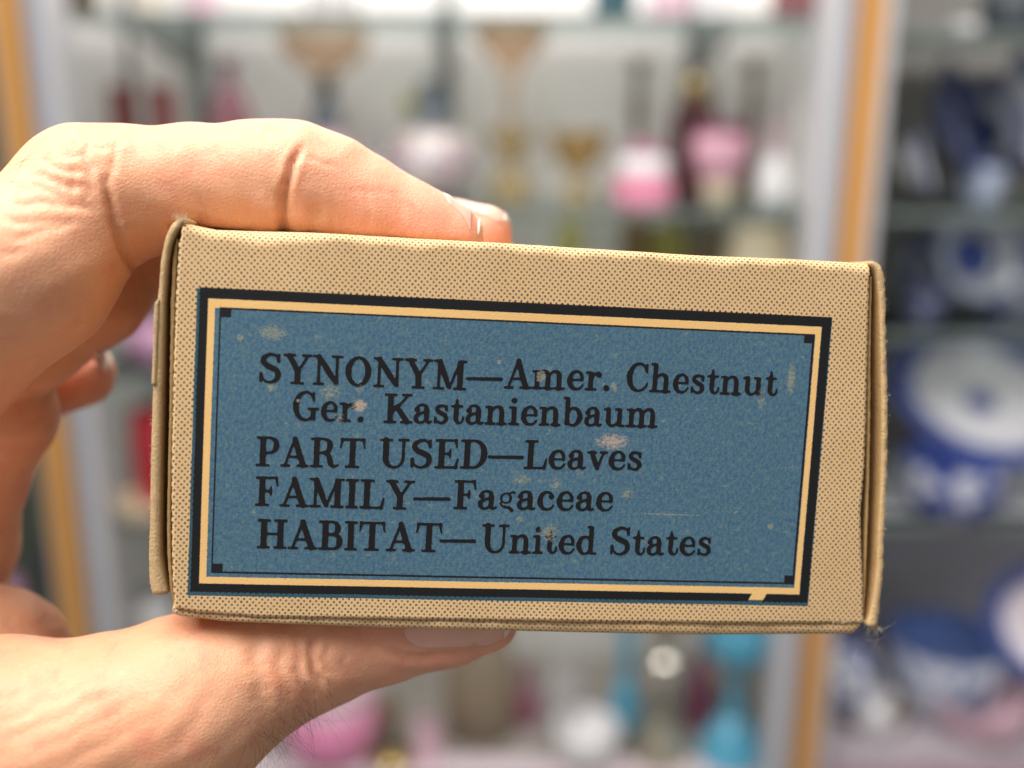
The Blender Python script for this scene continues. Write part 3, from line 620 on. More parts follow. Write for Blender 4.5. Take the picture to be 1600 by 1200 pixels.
# --- letterpress lettering: glyphs as inked strokes, contoured into thin ink sheets
T_, h_ = 17, 7.5
def S(*p): return ('s', p)
def R(x0, y0, x1, y1): return ('r', (x0, y0, x1, y1))
def stem(x, y0, y1, w=T_): return R(x - w / 2, y0, x + w / 2, y1)
def sf(x0, x1, y): return R(x0, y - 3.4, x1, y + 3.4)      # slab serif centred on y
lo, hi = 3.4, 96.6
GL = {
 'I': (44, [stem(22, 2, 98), sf(3, 41, lo), sf(3, 41, hi)]),
 'H': (94, [stem(22, 2, 98), stem(72, 2, 98), sf(3, 41, lo), sf(3, 41, hi), sf(53, 91, lo), sf(53, 91, hi), R(22, 47, 72, 54)]),
 'A': (90, [S((45, 97, 7), (30, 50, 7), (16, 4, 7)), S((45, 95, 15), (58, 50, 17), (73, 6, 17)), R(26, 30, 64, 37), sf(2, 32, lo), sf(53, 90, lo)]),
 'B': (80, [stem(24, 2, 98), sf(4, 26, lo), sf(4, 26, hi), S((26, 96, 7), (46, 96, 8), (59, 88, 13), (62, 75, 16), (58, 60, 13), (46, 53, 7), (26, 53, 7)), S((26, 53, 7), (50, 52, 8), (65, 43, 14), (68, 28, 18), (64, 12, 13), (50, 4, 8), (26, 4, 7))]),
 'C': (84, [S((73, 68, 4), (68, 84, 7), (58, 94, 8), (45, 97, 8), (28, 88, 12), (17, 66, 17), (15, 48, 18), (19, 26, 16), (31, 9, 12), (47, 3, 8), (62, 8, 7), (72, 18, 6), (77, 30, 5)), R(70, 68, 76, 97)]),
 'D': (92, [stem(24, 2, 98), sf(4, 26, lo), sf(4, 26, hi), S((26, 96, 7), (48, 96, 8), (66, 86, 13), (76, 66, 17), (77, 48, 18), (74, 30, 16), (64, 13, 12), (48, 4, 8), (26, 4, 7))]),
 'E': (80, [stem(24, 2, 98), R(4, 93, 70, 100), R(4, 0, 72, 7), R(26, 47, 50, 54), S((68, 97, 8), (69, 84, 6), (71, 72, 4)), S((70, 3, 9), (72, 16, 7), (76, 32, 4)), S((51, 66, 3), (50, 51, 8), (51, 36, 3))]),
 'F': (76, [stem(24, 2, 98), R(4, 93, 68, 100), sf(4, 45, lo), R(26, 47, 50, 54), S((66, 97, 8), (68, 84, 6), (71, 70, 4)), S((51, 66, 3), (50, 51, 8), (51, 36, 3))]),
 'G': (94, [S((73, 68, 4), (68, 84, 7), (58, 94, 8), (45, 97, 8), (28, 88, 12), (17, 66, 17), (15, 48, 18), (19, 26, 16), (31, 9, 12), (47, 3, 8), (60, 7, 7), (70, 18, 8)), R(69, 70, 75, 97), stem(72, 3, 42, 15), sf(54, 91, 41)]),
 'K': (96, [stem(24, 2, 98), sf(4, 44, lo), sf(4, 44, hi), S((28, 36, 7), (52, 62, 7), (78, 94, 7)), S((44, 56, 15), (60, 33, 17), (78, 6, 17)), sf(60, 92, hi), sf(58, 96, lo)]),
 'L': (80, [stem(24, 2, 98), sf(4, 46, hi), R(4, 0, 72, 7), S((70, 3, 9), (73, 18, 7), (76, 36, 4))]),
 'M': (110, [stem(20, 2, 96, 8), S((22, 94, 15), (38, 50, 17), (53, 8, 12)), S((56, 6, 6), (70, 50, 7), (86, 92, 7)), stem(88, 2, 98), sf(3, 37, lo), sf(68, 108, lo), sf(2, 28, hi), sf(82, 108, hi)]),
 'N': (98, [stem(20, 2, 94, 8), S((20, 95, 14), (48, 50, 18), (74, 9, 13)), stem(77, 6, 98, 8), sf(2, 26, hi), sf(3, 38, lo), sf(60, 95, hi)]),
 'O': (92, [S((46, 97, 8), (29, 88, 12), (17, 66, 17), (15, 50, 18), (18, 30, 16), (29, 11, 12), (46, 3, 8), (63, 11, 12), (74, 30, 16), (77, 50, 18), (75, 68, 17), (63, 89, 12), (46, 97, 8))]),
 'P': (78, [stem(24, 2, 98), sf(4, 26, hi), sf(4, 46, lo), S((26, 96, 7), (48, 96, 8), (62, 87, 14), (66, 71, 17), (61, 55, 13), (47, 46, 8), (26, 46, 7))]),
 'R': (94, [stem(24, 2, 98), sf(4, 26, hi), sf(4, 44, lo), S((26, 96, 7), (48, 96, 8), (61, 88, 14), (65, 73, 17), (60, 57, 13), (46, 50, 8), (26, 50, 7)), S((46, 50, 8), (60, 42, 14), (66, 26, 17), (70, 10, 14), (80, 3, 8), (92, 9, 5))]),
 'S': (76, [S((62, 74, 5), (58, 88, 7), (46, 96, 8), (32, 95, 10), (18, 85, 14), (16, 71, 16), (26, 60, 17), (42, 52, 18), (58, 42, 17), (62, 26, 16), (55, 10, 12), (40, 3, 8), (24, 6, 7), (14, 18, 6), (11, 32, 5)), R(60, 70, 67, 98), R(5, 3, 12, 35)]),
 'T': (86, [stem(43, 2, 98), R(6, 93, 80, 100), sf(21, 65, lo), S((9, 97, 8), (8, 84, 6), (5, 68, 4)), S((77, 97, 8), (78, 84, 6), (81, 68, 4))]),
 'U': (96, [S((23, 97, 17), (23, 60, 17), (24, 28, 17), (34, 9, 12), (50, 3, 8), (66, 9, 8), (76, 28, 8), (77, 60, 8), (77, 97, 8)), sf(3, 43, hi), sf(60, 94, hi)]),
 'Y': (92, [S((20, 94, 16), (34, 68, 17), (46, 46, 16)), S((76, 94, 7), (62, 68, 7), (49, 46, 8)), stem(47, 2, 46), sf(2, 39, hi), sf(59, 91, hi), sf(27, 67, lo)]),
 'a': (66, [S((15, 49, 11), (19, 60, 8), (31, 64, 8), (42, 60, 11), (46, 47, 15), (46, 28, 15), (47, 11, 13), (54, 4, 9), (62, 7, 6)), ('c', (15, 47, 8)), S((46, 39, 7), (29, 36, 8), (15, 28, 12), (12, 15, 14), (20, 4, 9), (34, 5, 7), (45, 15, 7))]),
 'b': (72, [stem(18, 3, 99, 14.5), sf(3, 18, 97), S((22, 50, 6), (34, 62, 8), (50, 58, 12), (60, 40, 16), (59, 22, 16), (48, 6, 11), (34, 3, 7), (20, 12, 7))]),
 'c': (62, [('c', (48, 47, 8)), S((50, 48, 10), (46, 59, 8), (34, 64, 8), (19, 56, 12), (13, 40, 15), (13, 24, 16), (22, 8, 12), (36, 3, 8), (48, 7, 6), (56, 18, 5))]),
 'd': (76, [stem(52, 3, 99, 14.5), sf(37, 52, 97), sf(54, 72, lo), S((48, 50, 6), (36, 62, 8), (20, 57, 12), (12, 40, 16), (12, 24, 16), (22, 6, 11), (36, 3, 7), (50, 12, 7))]),
 'e': (62, [S((52, 36, 9), (51, 50, 11), (43, 61, 9), (33, 64, 8), (19, 56, 12), (13, 40, 15), (13, 24, 16), (22, 8, 12), (36, 3, 8), (48, 7, 6), (56, 18, 5)), R(14, 32, 55, 38)]),
 'g': (58, [S((27, 58, 4), (15, 52, 5), (11, 40, 6), (15, 29, 5), (27, 24, 4), (38, 29, 6), (42, 40, 7), (38, 53, 6), (27, 58, 4)), S((38, 56, 4), (46, 62, 6), (53, 60, 7)), S((10, 24, 4), (14, 15, 5), (24, 12, 4)), S((22, 8, 4), (38, 7, 9), (47, -3, 10))]),
 'h': (78, [stem(19, 2, 99, 14.5), sf(3, 19, 97), sf(2, 37, lo), S((24, 50, 6), (36, 61, 8), (50, 60, 12), (57, 46, 15), (57, 4, 15)), sf(42, 75, lo)]),
 'i': (40, [stem(20, 2, 63, 14.5), sf(3, 20, 61), sf(2, 38, lo), ('c', (19, 85, 9))]),
 'm': (114, [stem(19, 2, 63, 14.5), sf(3, 19, 61), sf(2, 36, lo), S((24, 50, 6), (34, 61, 8), (47, 60, 12), (54, 46, 15), (54, 4, 15)), sf(40, 71, lo), S((60, 50, 6), (70, 61, 8), (84, 60, 12), (91, 46, 15), (91, 4, 15)), sf(76, 110, lo)]),
 'n': (78, [stem(19, 2, 63, 14.5), sf(3, 19, 61), sf(2, 37, lo), S((24, 50, 6), (36, 61, 8), (50, 60, 12), (57, 46, 15), (57, 4, 15)), sf(42, 75, lo)]),
 'r': (60, [stem(20, 2, 63, 14.5), sf(3, 20, 61), sf(2, 40, lo), S((24, 42, 6), (32, 56, 7), (44, 61, 8)), ('c', (47, 54, 8.5))]),
 's': (56, [S((44, 46, 5), (41, 57, 7), (30, 63, 8), (17, 58, 11), (14, 47, 13), (25, 38, 14), (40, 29, 14), (44, 16, 13), (37, 5, 9), (26, 3, 8), (15, 9, 6), (10, 19, 5)), R(42, 46, 48, 64), R(5, 2, 11, 24)]),
 't': (48, [S((22, 84, 6), (22, 70, 11), (21, 60, 14), (21, 36, 15), (21, 16, 14), (28, 5, 9), (37, 5, 6), (43, 14, 6), (44, 24, 5)), R(4, 58, 42, 65)]),
 'u': (78, [S((19, 60, 14), (19, 34, 15), (20, 15, 14), (29, 4, 9), (42, 6, 7), (53, 17, 6)), stem(57, 3, 63, 14.5), sf(3, 19, 61), sf(41, 57, 61), sf(58, 76, lo)]),
 'v': (70, [S((17, 60, 14), (26, 34, 15), (36, 6, 13)), S((56, 60, 6), (47, 36, 7), (37, 6, 8)), sf(1, 32, 61), sf(43, 69, 61)]),
 '.': (28, [('c', (13, 9, 9.5))]),
}
def sdf_glyph(prims, X, Y):
    D = np.full(X.shape, 1e3)
    def un(D, d, k=5.0):
        hh = np.clip(0.5 + 0.5 * (D - d) / k, 0, 1); return D * (1 - hh) + d * hh - k * hh * (1 - hh)
    for t, p in prims:
        if t == 'r':
            x0, y0, x1, y1 = p; c = 1.6
            dx = np.abs(X - (x0 + x1) / 2) - (x1 - x0) / 2 + c; dy = np.abs(Y - (y0 + y1) / 2) - (y1 - y0) / 2 + c
            d = np.hypot(np.maximum(dx, 0), np.maximum(dy, 0)) + np.minimum(np.maximum(dx, dy), 0) - c
        elif t == 'c': d = np.hypot(X - p[0], Y - p[1]) - p[2]
        else:
            P = np.array(p, float); d = np.full(X.shape, 1e3); Q = []
            for i in range(len(P) - 1):
                a, b, c, e = P[max(i - 1, 0)], P[i], P[i + 1], P[min(i + 2, len(P) - 1)]
                for k in range(6):
                    s = k / 6; Q.append(.5 * (2 * b + (c - a) * s + (2 * a - 5 * b + 4 * c - e) * s * s + (3 * b - a - 3 * c + e) * s ** 3))
            Q.append(P[-1])
            for a, b in zip(Q[:-1], Q[1:]):
                ux, uy = b[0] - a[0], b[1] - a[1]; L2 = ux * ux + uy * uy + 1e-9
                s = np.clip(((X - a[0]) * ux + (Y - a[1]) * uy) / L2, 0, 1)
                d = np.minimum(d, np.hypot(X - a[0] - s * ux, Y - a[1] - s * uy) - 0.5 * (a[2] + s * (b[2] - a[2])))
        D = un(D, d)
    return D
def contour(D, gx, gy, V, Fc, xf):
    """filled marching squares; xf maps glyph units to a vertex"""
    ny, nx = D.shape; cache = {}
    def vid(key, x, y):
        if key not in cache: cache[key] = len(V); V.append(xf(x, y))
        return cache[key]
    for j in range(ny - 1):
        for i in range(nx - 1):
            c = [(i, j), (i + 1, j), (i + 1, j + 1), (i, j + 1)]
            d = [D[q[1], q[0]] for q in c]
            ins = [q < 0 for q in d]
            if not any(ins): continue
            poly = []
            for k in range(4):
                a, b = c[k], c[(k + 1) % 4]
                if ins[k]: poly.append(vid(a, gx[a[0]], gy[a[1]]))
                if ins[k] != ins[(k + 1) % 4]:
                    t = d[k] / (d[k] - d[(k + 1) % 4]); key = (min(a, b), max(a, b))
                    poly.append(vid(key, gx[a[0]] + t * (gx[b[0]] - gx[a[0]]), gy[a[1]] + t * (gy[b[1]] - gy[a[1]])))
            if len(poly) >= 3: Fc.append(poly)
g = G('letterpress_ink'); uvi = g.n('ShaderNodeUVMap', uv_map='UVMap').outputs[0]
wr, _w = wear(g, uvi)
sp_ = g.step(g.noise(uvi, 3.2, 3, 0.8), 0.60, 0.74)
ink = g.mix(g.ma('MULTIPLY', sp_, 0.6), (0.011, 0.009, 0.0095), (0.040, 0.025, 0.020))
g.set(Base_Color=g.mix(g.ma('MULTIPLY', wr, 0.55), ink, (0.42, 0.36, 0.27)), Roughness=0.5)
g.b.inputs['Specular IOR Level'].default_value = 0.2
g.bump(g.noise(uvi, 3.0, 4, 0.7), 0.3, 0.0001); inkm = g.m
CAPMM = 3.92
GX = np.arange(-6, 122, 2.0); GY = np.arange(-14, 110, 2.0)
cacheG = {}
def noise2(X, Y):
    s = 0
    for _ in range(6):
        a = rng.uniform(0, 6.28); k = rng.uniform(.12, .5); s = s + np.sin((X * math.cos(a) + Y * math.sin(a)) * k + rng.uniform(0, 6.28)) * .34
    return s
def word(text, xs, ys, xe, ye, V, Fc):
    """text between two baseline points given in photo pixels"""
    A0 = np.array(st_of(xs, ys)) * [WL, HL]; A1 = np.array(st_of(xe, ye)) * [WL, HL]
    wid = sum(GL[ch][0] for ch in text); dirv = (A1 - A0) / wid; sy = CAPMM / 100
    cur = 0
    for ch in text:
        wch, prims = GL[ch]; nx = int((wch + 14) / 2); gx = GX[:nx]
        X, Y = np.meshgrid(gx, GY)
        if ch not in cacheG: cacheG[ch] = sdf_glyph(prims, X, Y)
        D = cacheG[ch] + noise2(X, Y) * 0.55 - 0.7
        def xf(gx_, gy_, cur=cur):
            p = A0 + dirv * (cur + gx_) + np.array([dirv[1] / max(dirv[0], 1e-6) * 0, -sy]) * gy_
            s, t = p[0] / WL, p[1] / HL; q = s * va + t * vb + vo - org
            X3, Z3 = q.dot(ea), -q.dot(eb); UVI.append(p)
            return (X3, face_w(X3, Z3) - 0.00004, Z3)
        contour(D, gx, GY, V, Fc, xf); cur += wch
def dash(xs, ys, xe, ye, V, Fc):
    A0 = np.array(st_of(xs, ys)) * [WL, HL]; A1 = np.array(st_of(xe, ye)) * [WL, HL]
    gx = np.arange(-6, 132, 2.0); gy = np.arange(-12, 14, 2.0); X, Y = np.meshgrid(gx, gy)
    L = np.linalg.norm(A1 - A0) / CAPMM * 100
    d = sdf_glyph([S((4, 0, 10), (L * .5, 0, 11.5), (L - 5, 0, 12.5))], X, Y) + noise2(X, Y) * .6
    dr = (A1 - A0) / L
    def xf(a, b):
        p = A0 + dr * a + np.array([-dr[1], dr[0]]) * -b
        q = p[0] / WL * va + p[1] / HL * vb + vo - org; X3, Z3 = q.dot(ea), -q.dot(eb); UVI.append(p)
        return (X3, face_w(X3, Z3) - 0.00004, Z3)
    contour(d, gx, gy, V, Fc, xf)
LINES = [
 [('SYNONYM', 402.5, 597.5, 728.5, 609.5), ('-', 728.5, 591.5, 785, 592.5), ('Amer.', 786.5, 606.5, 954, 610.5), ('Chestnut', 975.5, 611, 1214, 619)],
 [('Ger.', 454.5, 656.5, 570, 659.5), ('Kastanienbaum', 597.5, 660.5, 1029, 668)],
 [('PART', 398, 727.5, 571, 731), ('USED', 590, 731, 762.5, 732), ('-', 763, 714, 818, 715), ('Leaves', 816.5, 732.5, 1004, 735)],
 [('FAMILY', 396.5, 789.5, 646.5, 796.3), ('-', 645.5, 779.3, 703.5, 779.8), ('Fagaceae', 706.5, 795, 958.5, 799)],
 [('HABITAT', 400, 856, 690.5, 862.5), ('-', 686.5, 845, 743.5, 845.6), ('United', 750, 863.5, 933, 866.5), ('States', 951, 867, 1112, 868)]]
for ln in LINES:
    V, Fc, UVI = [], [], []
    for t, a, b, c, d in ln:
        (dash if t == '-' else lambda *q, t=t: word(t, *q))(a, b, c, d, V, Fc)
    mesh('printed_line', V, Fc, inkm, carton, uv=UVI)

# --- paper fibres at the worn corners and edges
def tubes(name, curves, mat, parent, seg=4):
    V, Fc = [], []
    for pts, r0, r1 in curves:
        pts = [Vector(p) for p in pts]; n = len(pts)
        for i, p in enumerate(pts):
            d = (pts[min(i + 1, n - 1)] - pts[max(i - 1, 0)]).normalized(); a = d.orthogonal().normalized(); b = d.cross(a)
            r = r0 + (r1 - r0) * i / (n - 1)
            for k in range(seg): V.append(p + (a * math.cos(6.2832 * k / seg) + b * math.sin(6.2832 * k / seg)) * r)
        s = len(V) - n * seg
        for i in range(n - 1):
            for k in range(seg): Fc.append((s + i * seg + k, s + i * seg + (k + 1) % seg, s + (i + 1) * seg + (k + 1) % seg, s + (i + 1) * seg + k))
    return mesh(name, V, Fc, mat, parent, True)
fibm = plain('paper_fibre', (0.72, 0.58, 0.38), 0.9, var=0.1, scale=300)
cur = []
def fib(px, py, ang, L, w0=0.0, r=0.000022):
    X, Zc = loc_of(px, py); a = ang; p = np.array([X, w0, Zc]); pts = [p.copy()]
    bend = random.uniform(-.9, .9)
    for _ in range(5):
        a += bend * .35; p = p + np.array([math.cos(a), random.uniform(-.4, .3), math.sin(a)]) * L / 5; pts.append(p.copy())
    cur.append((pts, r, r * .4))
for _ in range(60): fib(random.gauss(283, 6), random.gauss(345, 2.5), random.uniform(.9, 2.3), random.uniform(.0004, .0012))
tubes('corner_fuzz', cur, fibm, carton); cur = []
for _ in range(70):
    t = random.random(); fib(1362 + 18 * t, 410 + 17 * t * t, random.uniform(-.2, 1.9), random.uniform(.0002, .0007), random.uniform(0, .002), .000016)
RO = [(1383, 470), (1385, 560), (1387, 655), (1386, 720), (1384, 780), (1382, 830), (1380, 889), (1376, 930), (1372, 966), (1370, 982)]
for _ in range(150):
    yv = random.uniform(430, 980); fib(float(np.interp(yv, [q[1] for q in RO], [q[0] for q in RO])) - random.uniform(0, 7), yv, random.uniform(-1.2, 1.2), random.uniform(.0002, .0006), -0.0002)
tubes('edge_fuzz', cur, fibm, carton); cur = []
for _ in range(60):
    yv = random.uniform(470, 925); fib(float(np.interp(yv, [470, 617, 817, 925], [245, 238, 234, 235])), yv, random.uniform(2, 4.2), random.uniform(.0002, .0005), 0.0002)
tubes('edge_fuzz', cur, fibm, carton); cur = []
for _ in range(36): fib(random.uniform(1300, 1352), random.gauss(970, 2), random.uniform(-1.5, .6), random.uniform(.0003, .0009))
for _ in range(26): fib(random.uniform(1355, 1375), random.gauss(980, 2), random.uniform(-1.8, .3), random.uniform(.0005, .0015))
for a, b, c, L in ((1372, 984, -.15, .0030), (1368, 985, -.9, .0040), (1352, 1000, -.35, .0030), (1338, 1012, -1.5, .0035), (980, 975, -.5, .001), (480, 962, -.2, .0012), (700, 966, 3.0, .0012)): fib(a, b, c, L, 0, .000014)
tubes('loose_fibres', cur, fibm, carton)

# ------------------------------------------------------------------ the hand (camera-oriented block of space, metres)
import openvdb as vdb
vox = 0.42
bx0 = np.array([-150.0, -44.0, 112.0]); bx1 = np.array([8.0, 88.0, 216.0])
dims = np.ceil((bx1 - bx0) / vox).astype(int)
ax = [bx0[i] + vox * np.arange(dims[i]) for i in range(3)]
def P3(px, py, z): return np.array([(px - 800) / F * z, (py - 600) / F * z, z])
def chain(pts, k=2.5):
    """round cones through (px, py, depth mm, radius mm), smooth-joined, as a distance field"""
    D = np.full(dims, 60.0, np.float32)
    for a, b in zip(pts[:-1], pts[1:]):
        A, B = P3(*a[:3]), P3(*b[:3]); ra, rb = a[3], b[3]; R_ = max(ra, rb) + 9
        l = np.minimum(A, B) - R_; hmax = np.maximum(A, B) + R_
        i0 = np.clip(((l - bx0) / vox).astype(int), 0, dims); i1 = np.clip(((hmax - bx0) / vox).astype(int) + 1, 0, dims)
        if np.any(i1 <= i0): continue
        X = ax[0][i0[0]:i1[0]][:, None, None] - A[0]; Y = ax[1][i0[1]:i1[1]][None, :, None] - A[1]; Z_ = ax[2][i0[2]:i1[2]][None, None, :] - A[2]
        u_ = B - A; L2 = u_.dot(u_)
        t = np.clip((X * u_[0] + Y * u_[1] + Z_ * u_[2]) / L2, 0, 1)
        d = (np.sqrt((X - t * u_[0]) ** 2 + (Y - t * u_[1]) ** 2 + (Z_ - t * u_[2]) ** 2) - (ra + (rb - ra) * t)).astype(np.float32)
        sl = tuple(slice(i0[q], i1[q]) for q in range(3))
        D[sl] = smin(D[sl], d, k)
    return D
def smin(a, b, k):
    hh = np.clip(0.5 + 0.5 * (a - b) / k, 0, 1); return (a * (1 - hh) + b * hh - k * hh * (1 - hh)).astype(np.float32)
index = chain([(-120, 540, 138, 12.8), (40, 425, 137, 11.4), (140, 312, 143, 10.2), (205, 300, 143.5, 8.9), (300, 291, 143.5, 8.3), (400, 288, 143.5, 8.5), (462, 291, 144, 8.75), (520, 306, 144.5, 7.9), (585, 334, 145, 7.0), (650, 358, 145.5, 6.0), (698, 374, 146, 5.3)], 2.2)
middle = chain([(-120, 580, 158, 11), (30, 517, 157, 9.9), (135, 448, 159, 9.6), (205, 370, 163, 9.4), (320, 320, 163, 8.2), (450, 315, 163, 8.2), (560, 338, 163, 7.2), (650, 357, 163, 5.8), (753, 369, 163, 4.9)], 2)
ring = chain([(-110, 650, 180, 10), (-40, 610, 184, 7.6), (45, 605, 181, 6.8), (128, 585, 178.5, 5.8)], 2)
pinky = chain([(-100, 900, 178, 11), (-72, 850, 166, 9.6), (-50, 750, 163, 8.6), (2, 648, 160, 8.1), (-30, 600, 168, 8)], 2)
palm = chain([(-120, 545, 142, 12.5), (-330, 800, 165, 15), (-520, 1080, 186, 18)], 6)
for q in ([(-120, 580, 160, 12), (-350, 820, 180, 15), (-520, 1080, 190, 18)], [(-110, 650, 182, 11), (-340, 860, 190, 14), (-520, 1100, 192, 18)], [(-100, 900, 178, 12), (-320, 1000, 190, 14), (-520, 1120, 192, 17)],
          [(-20, 1042, 158, 12.7), (-120, 1060, 160, 15), (-300, 1100, 175, 18), (-520, 1150, 188, 18)], [(-120, 620, 165, 9), (-120, 950, 172, 10)]):
    palm = smin(palm, chain(q, 6), 5)
thumb = chain([(-320, 1220, 172, 18), (-150, 1225, 152, 16.5), (0, 1168, 139, 14.6), (150, 1143, 139, 12.3), (300, 1098, 141.5, 12.2), (405, 1045, 145, 9.4), (500, 1012, 147, 8.0), (600, 987, 148.5, 6.9), (690, 972, 149, 6.1), (757, 968, 149.5, 5.0)], 3.0)
D = smin(index, middle, 1.0); D = smin(D, palm, 5); D = smin(D, pinky, 1.2); D = smin(D, ring, 0.8); D = smin(D, thumb, 2.2)
del index, middle, ring, pinky, palm, thumb
# flesh flattens where it presses on the carton: keep it out of the carton's volume
oz = org * 1000
Xg = ax[0][:, None, None] - oz[0]; Yg = ax[1][None, :, None] - oz[1]; Zg = ax[2][None, None, :] - oz[2]
cu = Xg * ea[0] + Yg * ea[1] + Zg * ea[2]; cv = -(Xg * eb[0] + Yg * eb[1] + Zg * eb[2]); cw = Xg * en[0] + Yg * en[1] + Zg * en[2]
xa, xb_ = loc_of(231, 800)[0] * 1000, loc_of(1388, 655)[0] * 1000
ztl, ztr = Ztop(-.045) * 1000, Ztop(.045) * 1000; zbl, zbr = Zlip(-.045) * 1000, Zlip(.045) * 1000
top = cv - (ztl + (cu + 45) / 90 * (ztr - ztl)); bot = (zbl + (cu + 45) / 90 * (zbr - zbl)) - cv
bd = np.maximum(np.maximum(top, bot), np.maximum(np.maximum(xa - cu, cu - xb_), np.maximum(-cw - 0.5, cw - DEP * 1000))).astype(np.float32) - 0.12
k = 0.8; nb = -bd; hh = np.clip(0.5 - 0.5 * (D - nb) / k, 0, 1); D = (D * (1 - hh) + nb * hh + k * hh * (1 - hh)).astype(np.float32)
del cu, cv, cw, top, bot, bd, nb, hh
D[:2] = 3; D[:, -2:] = 3; D[:, :, -2:] = 3
grid = vdb.FloatGrid(60.0); grid.copyFromArray(np.ascontiguousarray(np.clip(D, -3, 3)))
pts, _tri, quads = grid.convertToPolygons(isovalue=0.0, adaptivity=0.0) if False else (*grid.convertToQuads(isovalue=0.0)[:1], None, grid.convertToQuads(isovalue=0.0)[1])
del D
pts = np.asarray(pts, float) * vox + bx0
quads = np.asarray(quads)
# outward orientation check
def vnormals(P, Q):
    nf = np.cross(P[Q[:, 2]] - P[Q[:, 0]], P[Q[:, 3]] - P[Q[:, 1]]); N = np.zeros_like(P)
    for c_ in range(4): np.add.at(N, Q[:, c_], nf)
    return N / (np.linalg.norm(N, axis=1)[:, None] + 1e-9)
N = vnormals(pts, quads)
vol = np.einsum('ij,ij->i', pts[quads[:, 0]], np.cross(pts[quads[:, 1]], pts[quads[:, 2]])).sum()
if vol < 0: quads = quads[:, ::-1]; N = -N
# skin creases: (photo polyline, depth mm, half width mm, farthest depth)
CR = [
 ([(470, 232), (458, 255), (449, 285), (443, 315), (441, 345), (444, 372)], .62, .5, 152), ([(441, 290), (447, 330), (446, 372)], .46, 1.3, 152), ([(497, 325), (487, 345), (484, 372)], .3, .9, 152),
 ([(478, 246), (500, 254), (528, 258)], .16, .35, 152), ([(574, 292), (577, 320), (573, 350), (575, 372)], .14, .4, 152), ([(520, 300), (523, 350)], .1, .4, 152), ([(540, 302), (600, 296), (622, 312)], .1, .4, 152), ([(622, 300), (628, 352)], .1, .4, 152),
 ([(312, 305), (318, 325), (323, 350)], .22, .4, 152), ([(275, 210), (272, 240)], .1, .5, 152), ([(350, 205), (352, 230)], .06, .6, 152),
 ([(166, 285), (172, 320), (180, 350), (190, 385), (204, 410), (216, 428)], .55, .55, 152), ([(172, 330), (184, 380), (208, 418)], .28, 1.5, 152), ([(168, 288), (172, 262), (182, 240), (186, 208)], .3, .5, 152),
 ([(135, 196), (139, 222), (136, 255), (142, 285)], .3, .45, 152), ([(139, 232), (156, 232), (178, 226)], .22, .4, 152), ([(96, 238), (120, 246), (138, 244)], .22, .4, 152), ([(62, 248), (90, 262), (128, 270)], .26, .45, 152),
 ([(40, 272), (75, 280), (110, 290), (140, 296)], .3, .5, 150), ([(20, 294), (60, 294), (112, 312)], .25, .45, 150), ([(0, 318), (50, 318), (100, 318), (145, 330)], .3, .5, 150), ([(0, 340), (60, 350), (110, 342)], .22, .45, 150),
 ([(15, 372), (70, 362), (120, 345)], .2, .45, 150), ([(0, 400), (40, 390)], .15, .5, 150), ([(118, 250), (112, 290), (120, 320)], .14, .4, 150), ([(150, 290), (130, 318)], .15, .4, 150),
 ([(246, 195), (250, 215)], .1, .5, 152), ([(137, 492), (143, 515), (140, 530)], .1, .4, 150), ([(80, 410), (120, 450), (150, 500)], .05, .8, 150),
 # thumb: knuckle folds under the carton, long fine lines on the ball
 ([(492, 985), (486, 1020), (492, 1050), (505, 1075)], .5, .6, 160), ([(512, 1000), (505, 1030), (520, 1055)], .3, .5, 160), ([(470, 990), (466, 1030), (474, 1070), (490, 1100)], .35, .6, 160), ([(545, 1020), (538, 1040), (552, 1062)], .2, .5, 160),
 ([(440, 1000), (436, 1050), (450, 1110)], .25, .7, 160), ([(395, 980), (402, 1040), (412, 1100), (420, 1150)], .4, 1.2, 160), ([(605, 1010), (630, 1026), (660, 1028), (700, 1024), (745, 1016), (780, 1006)], .45, .6, 160),
 ([(0, 1130), (80, 1095), (160, 1060)], .12, .5, 150), ([(0, 1160), (100, 1120), (190, 1075)], .12, .5, 150), ([(30, 1190), (130, 1140), (220, 1090)], .12, .5, 150), ([(0, 1095), (60, 1070)], .12, .5, 150), ([(90, 1200), (190, 1150), (250, 1110)], .1, .5, 150),
 ([(0, 1040), (60, 1025), (120, 1030)], .15, .7, 150), ([(230, 1150), (260, 1110), (300, 1060)], .12, .8, 150), ([(270, 1180), (300, 1130), (330, 1080)], .12, .8, 150), ([(60, 965), (90, 985), (112, 1004)], .3, 1.0, 170), ([(55, 945), (85, 975)], .2, .8, 170),
 ([(5, 965), (50, 985), (100, 1000)], .25, 1.0, 170)]
ppx = pts[:, 0] / pts[:, 2] * F + 800; ppy = pts[:, 1] / pts[:, 2] * F + 600
vd = -(N * pts / np.linalg.norm(pts, axis=1)[:, None]).sum(1)
facing = np.clip(vd * 3 + 0.3, 0, 1)
disp = np.zeros(len(pts))
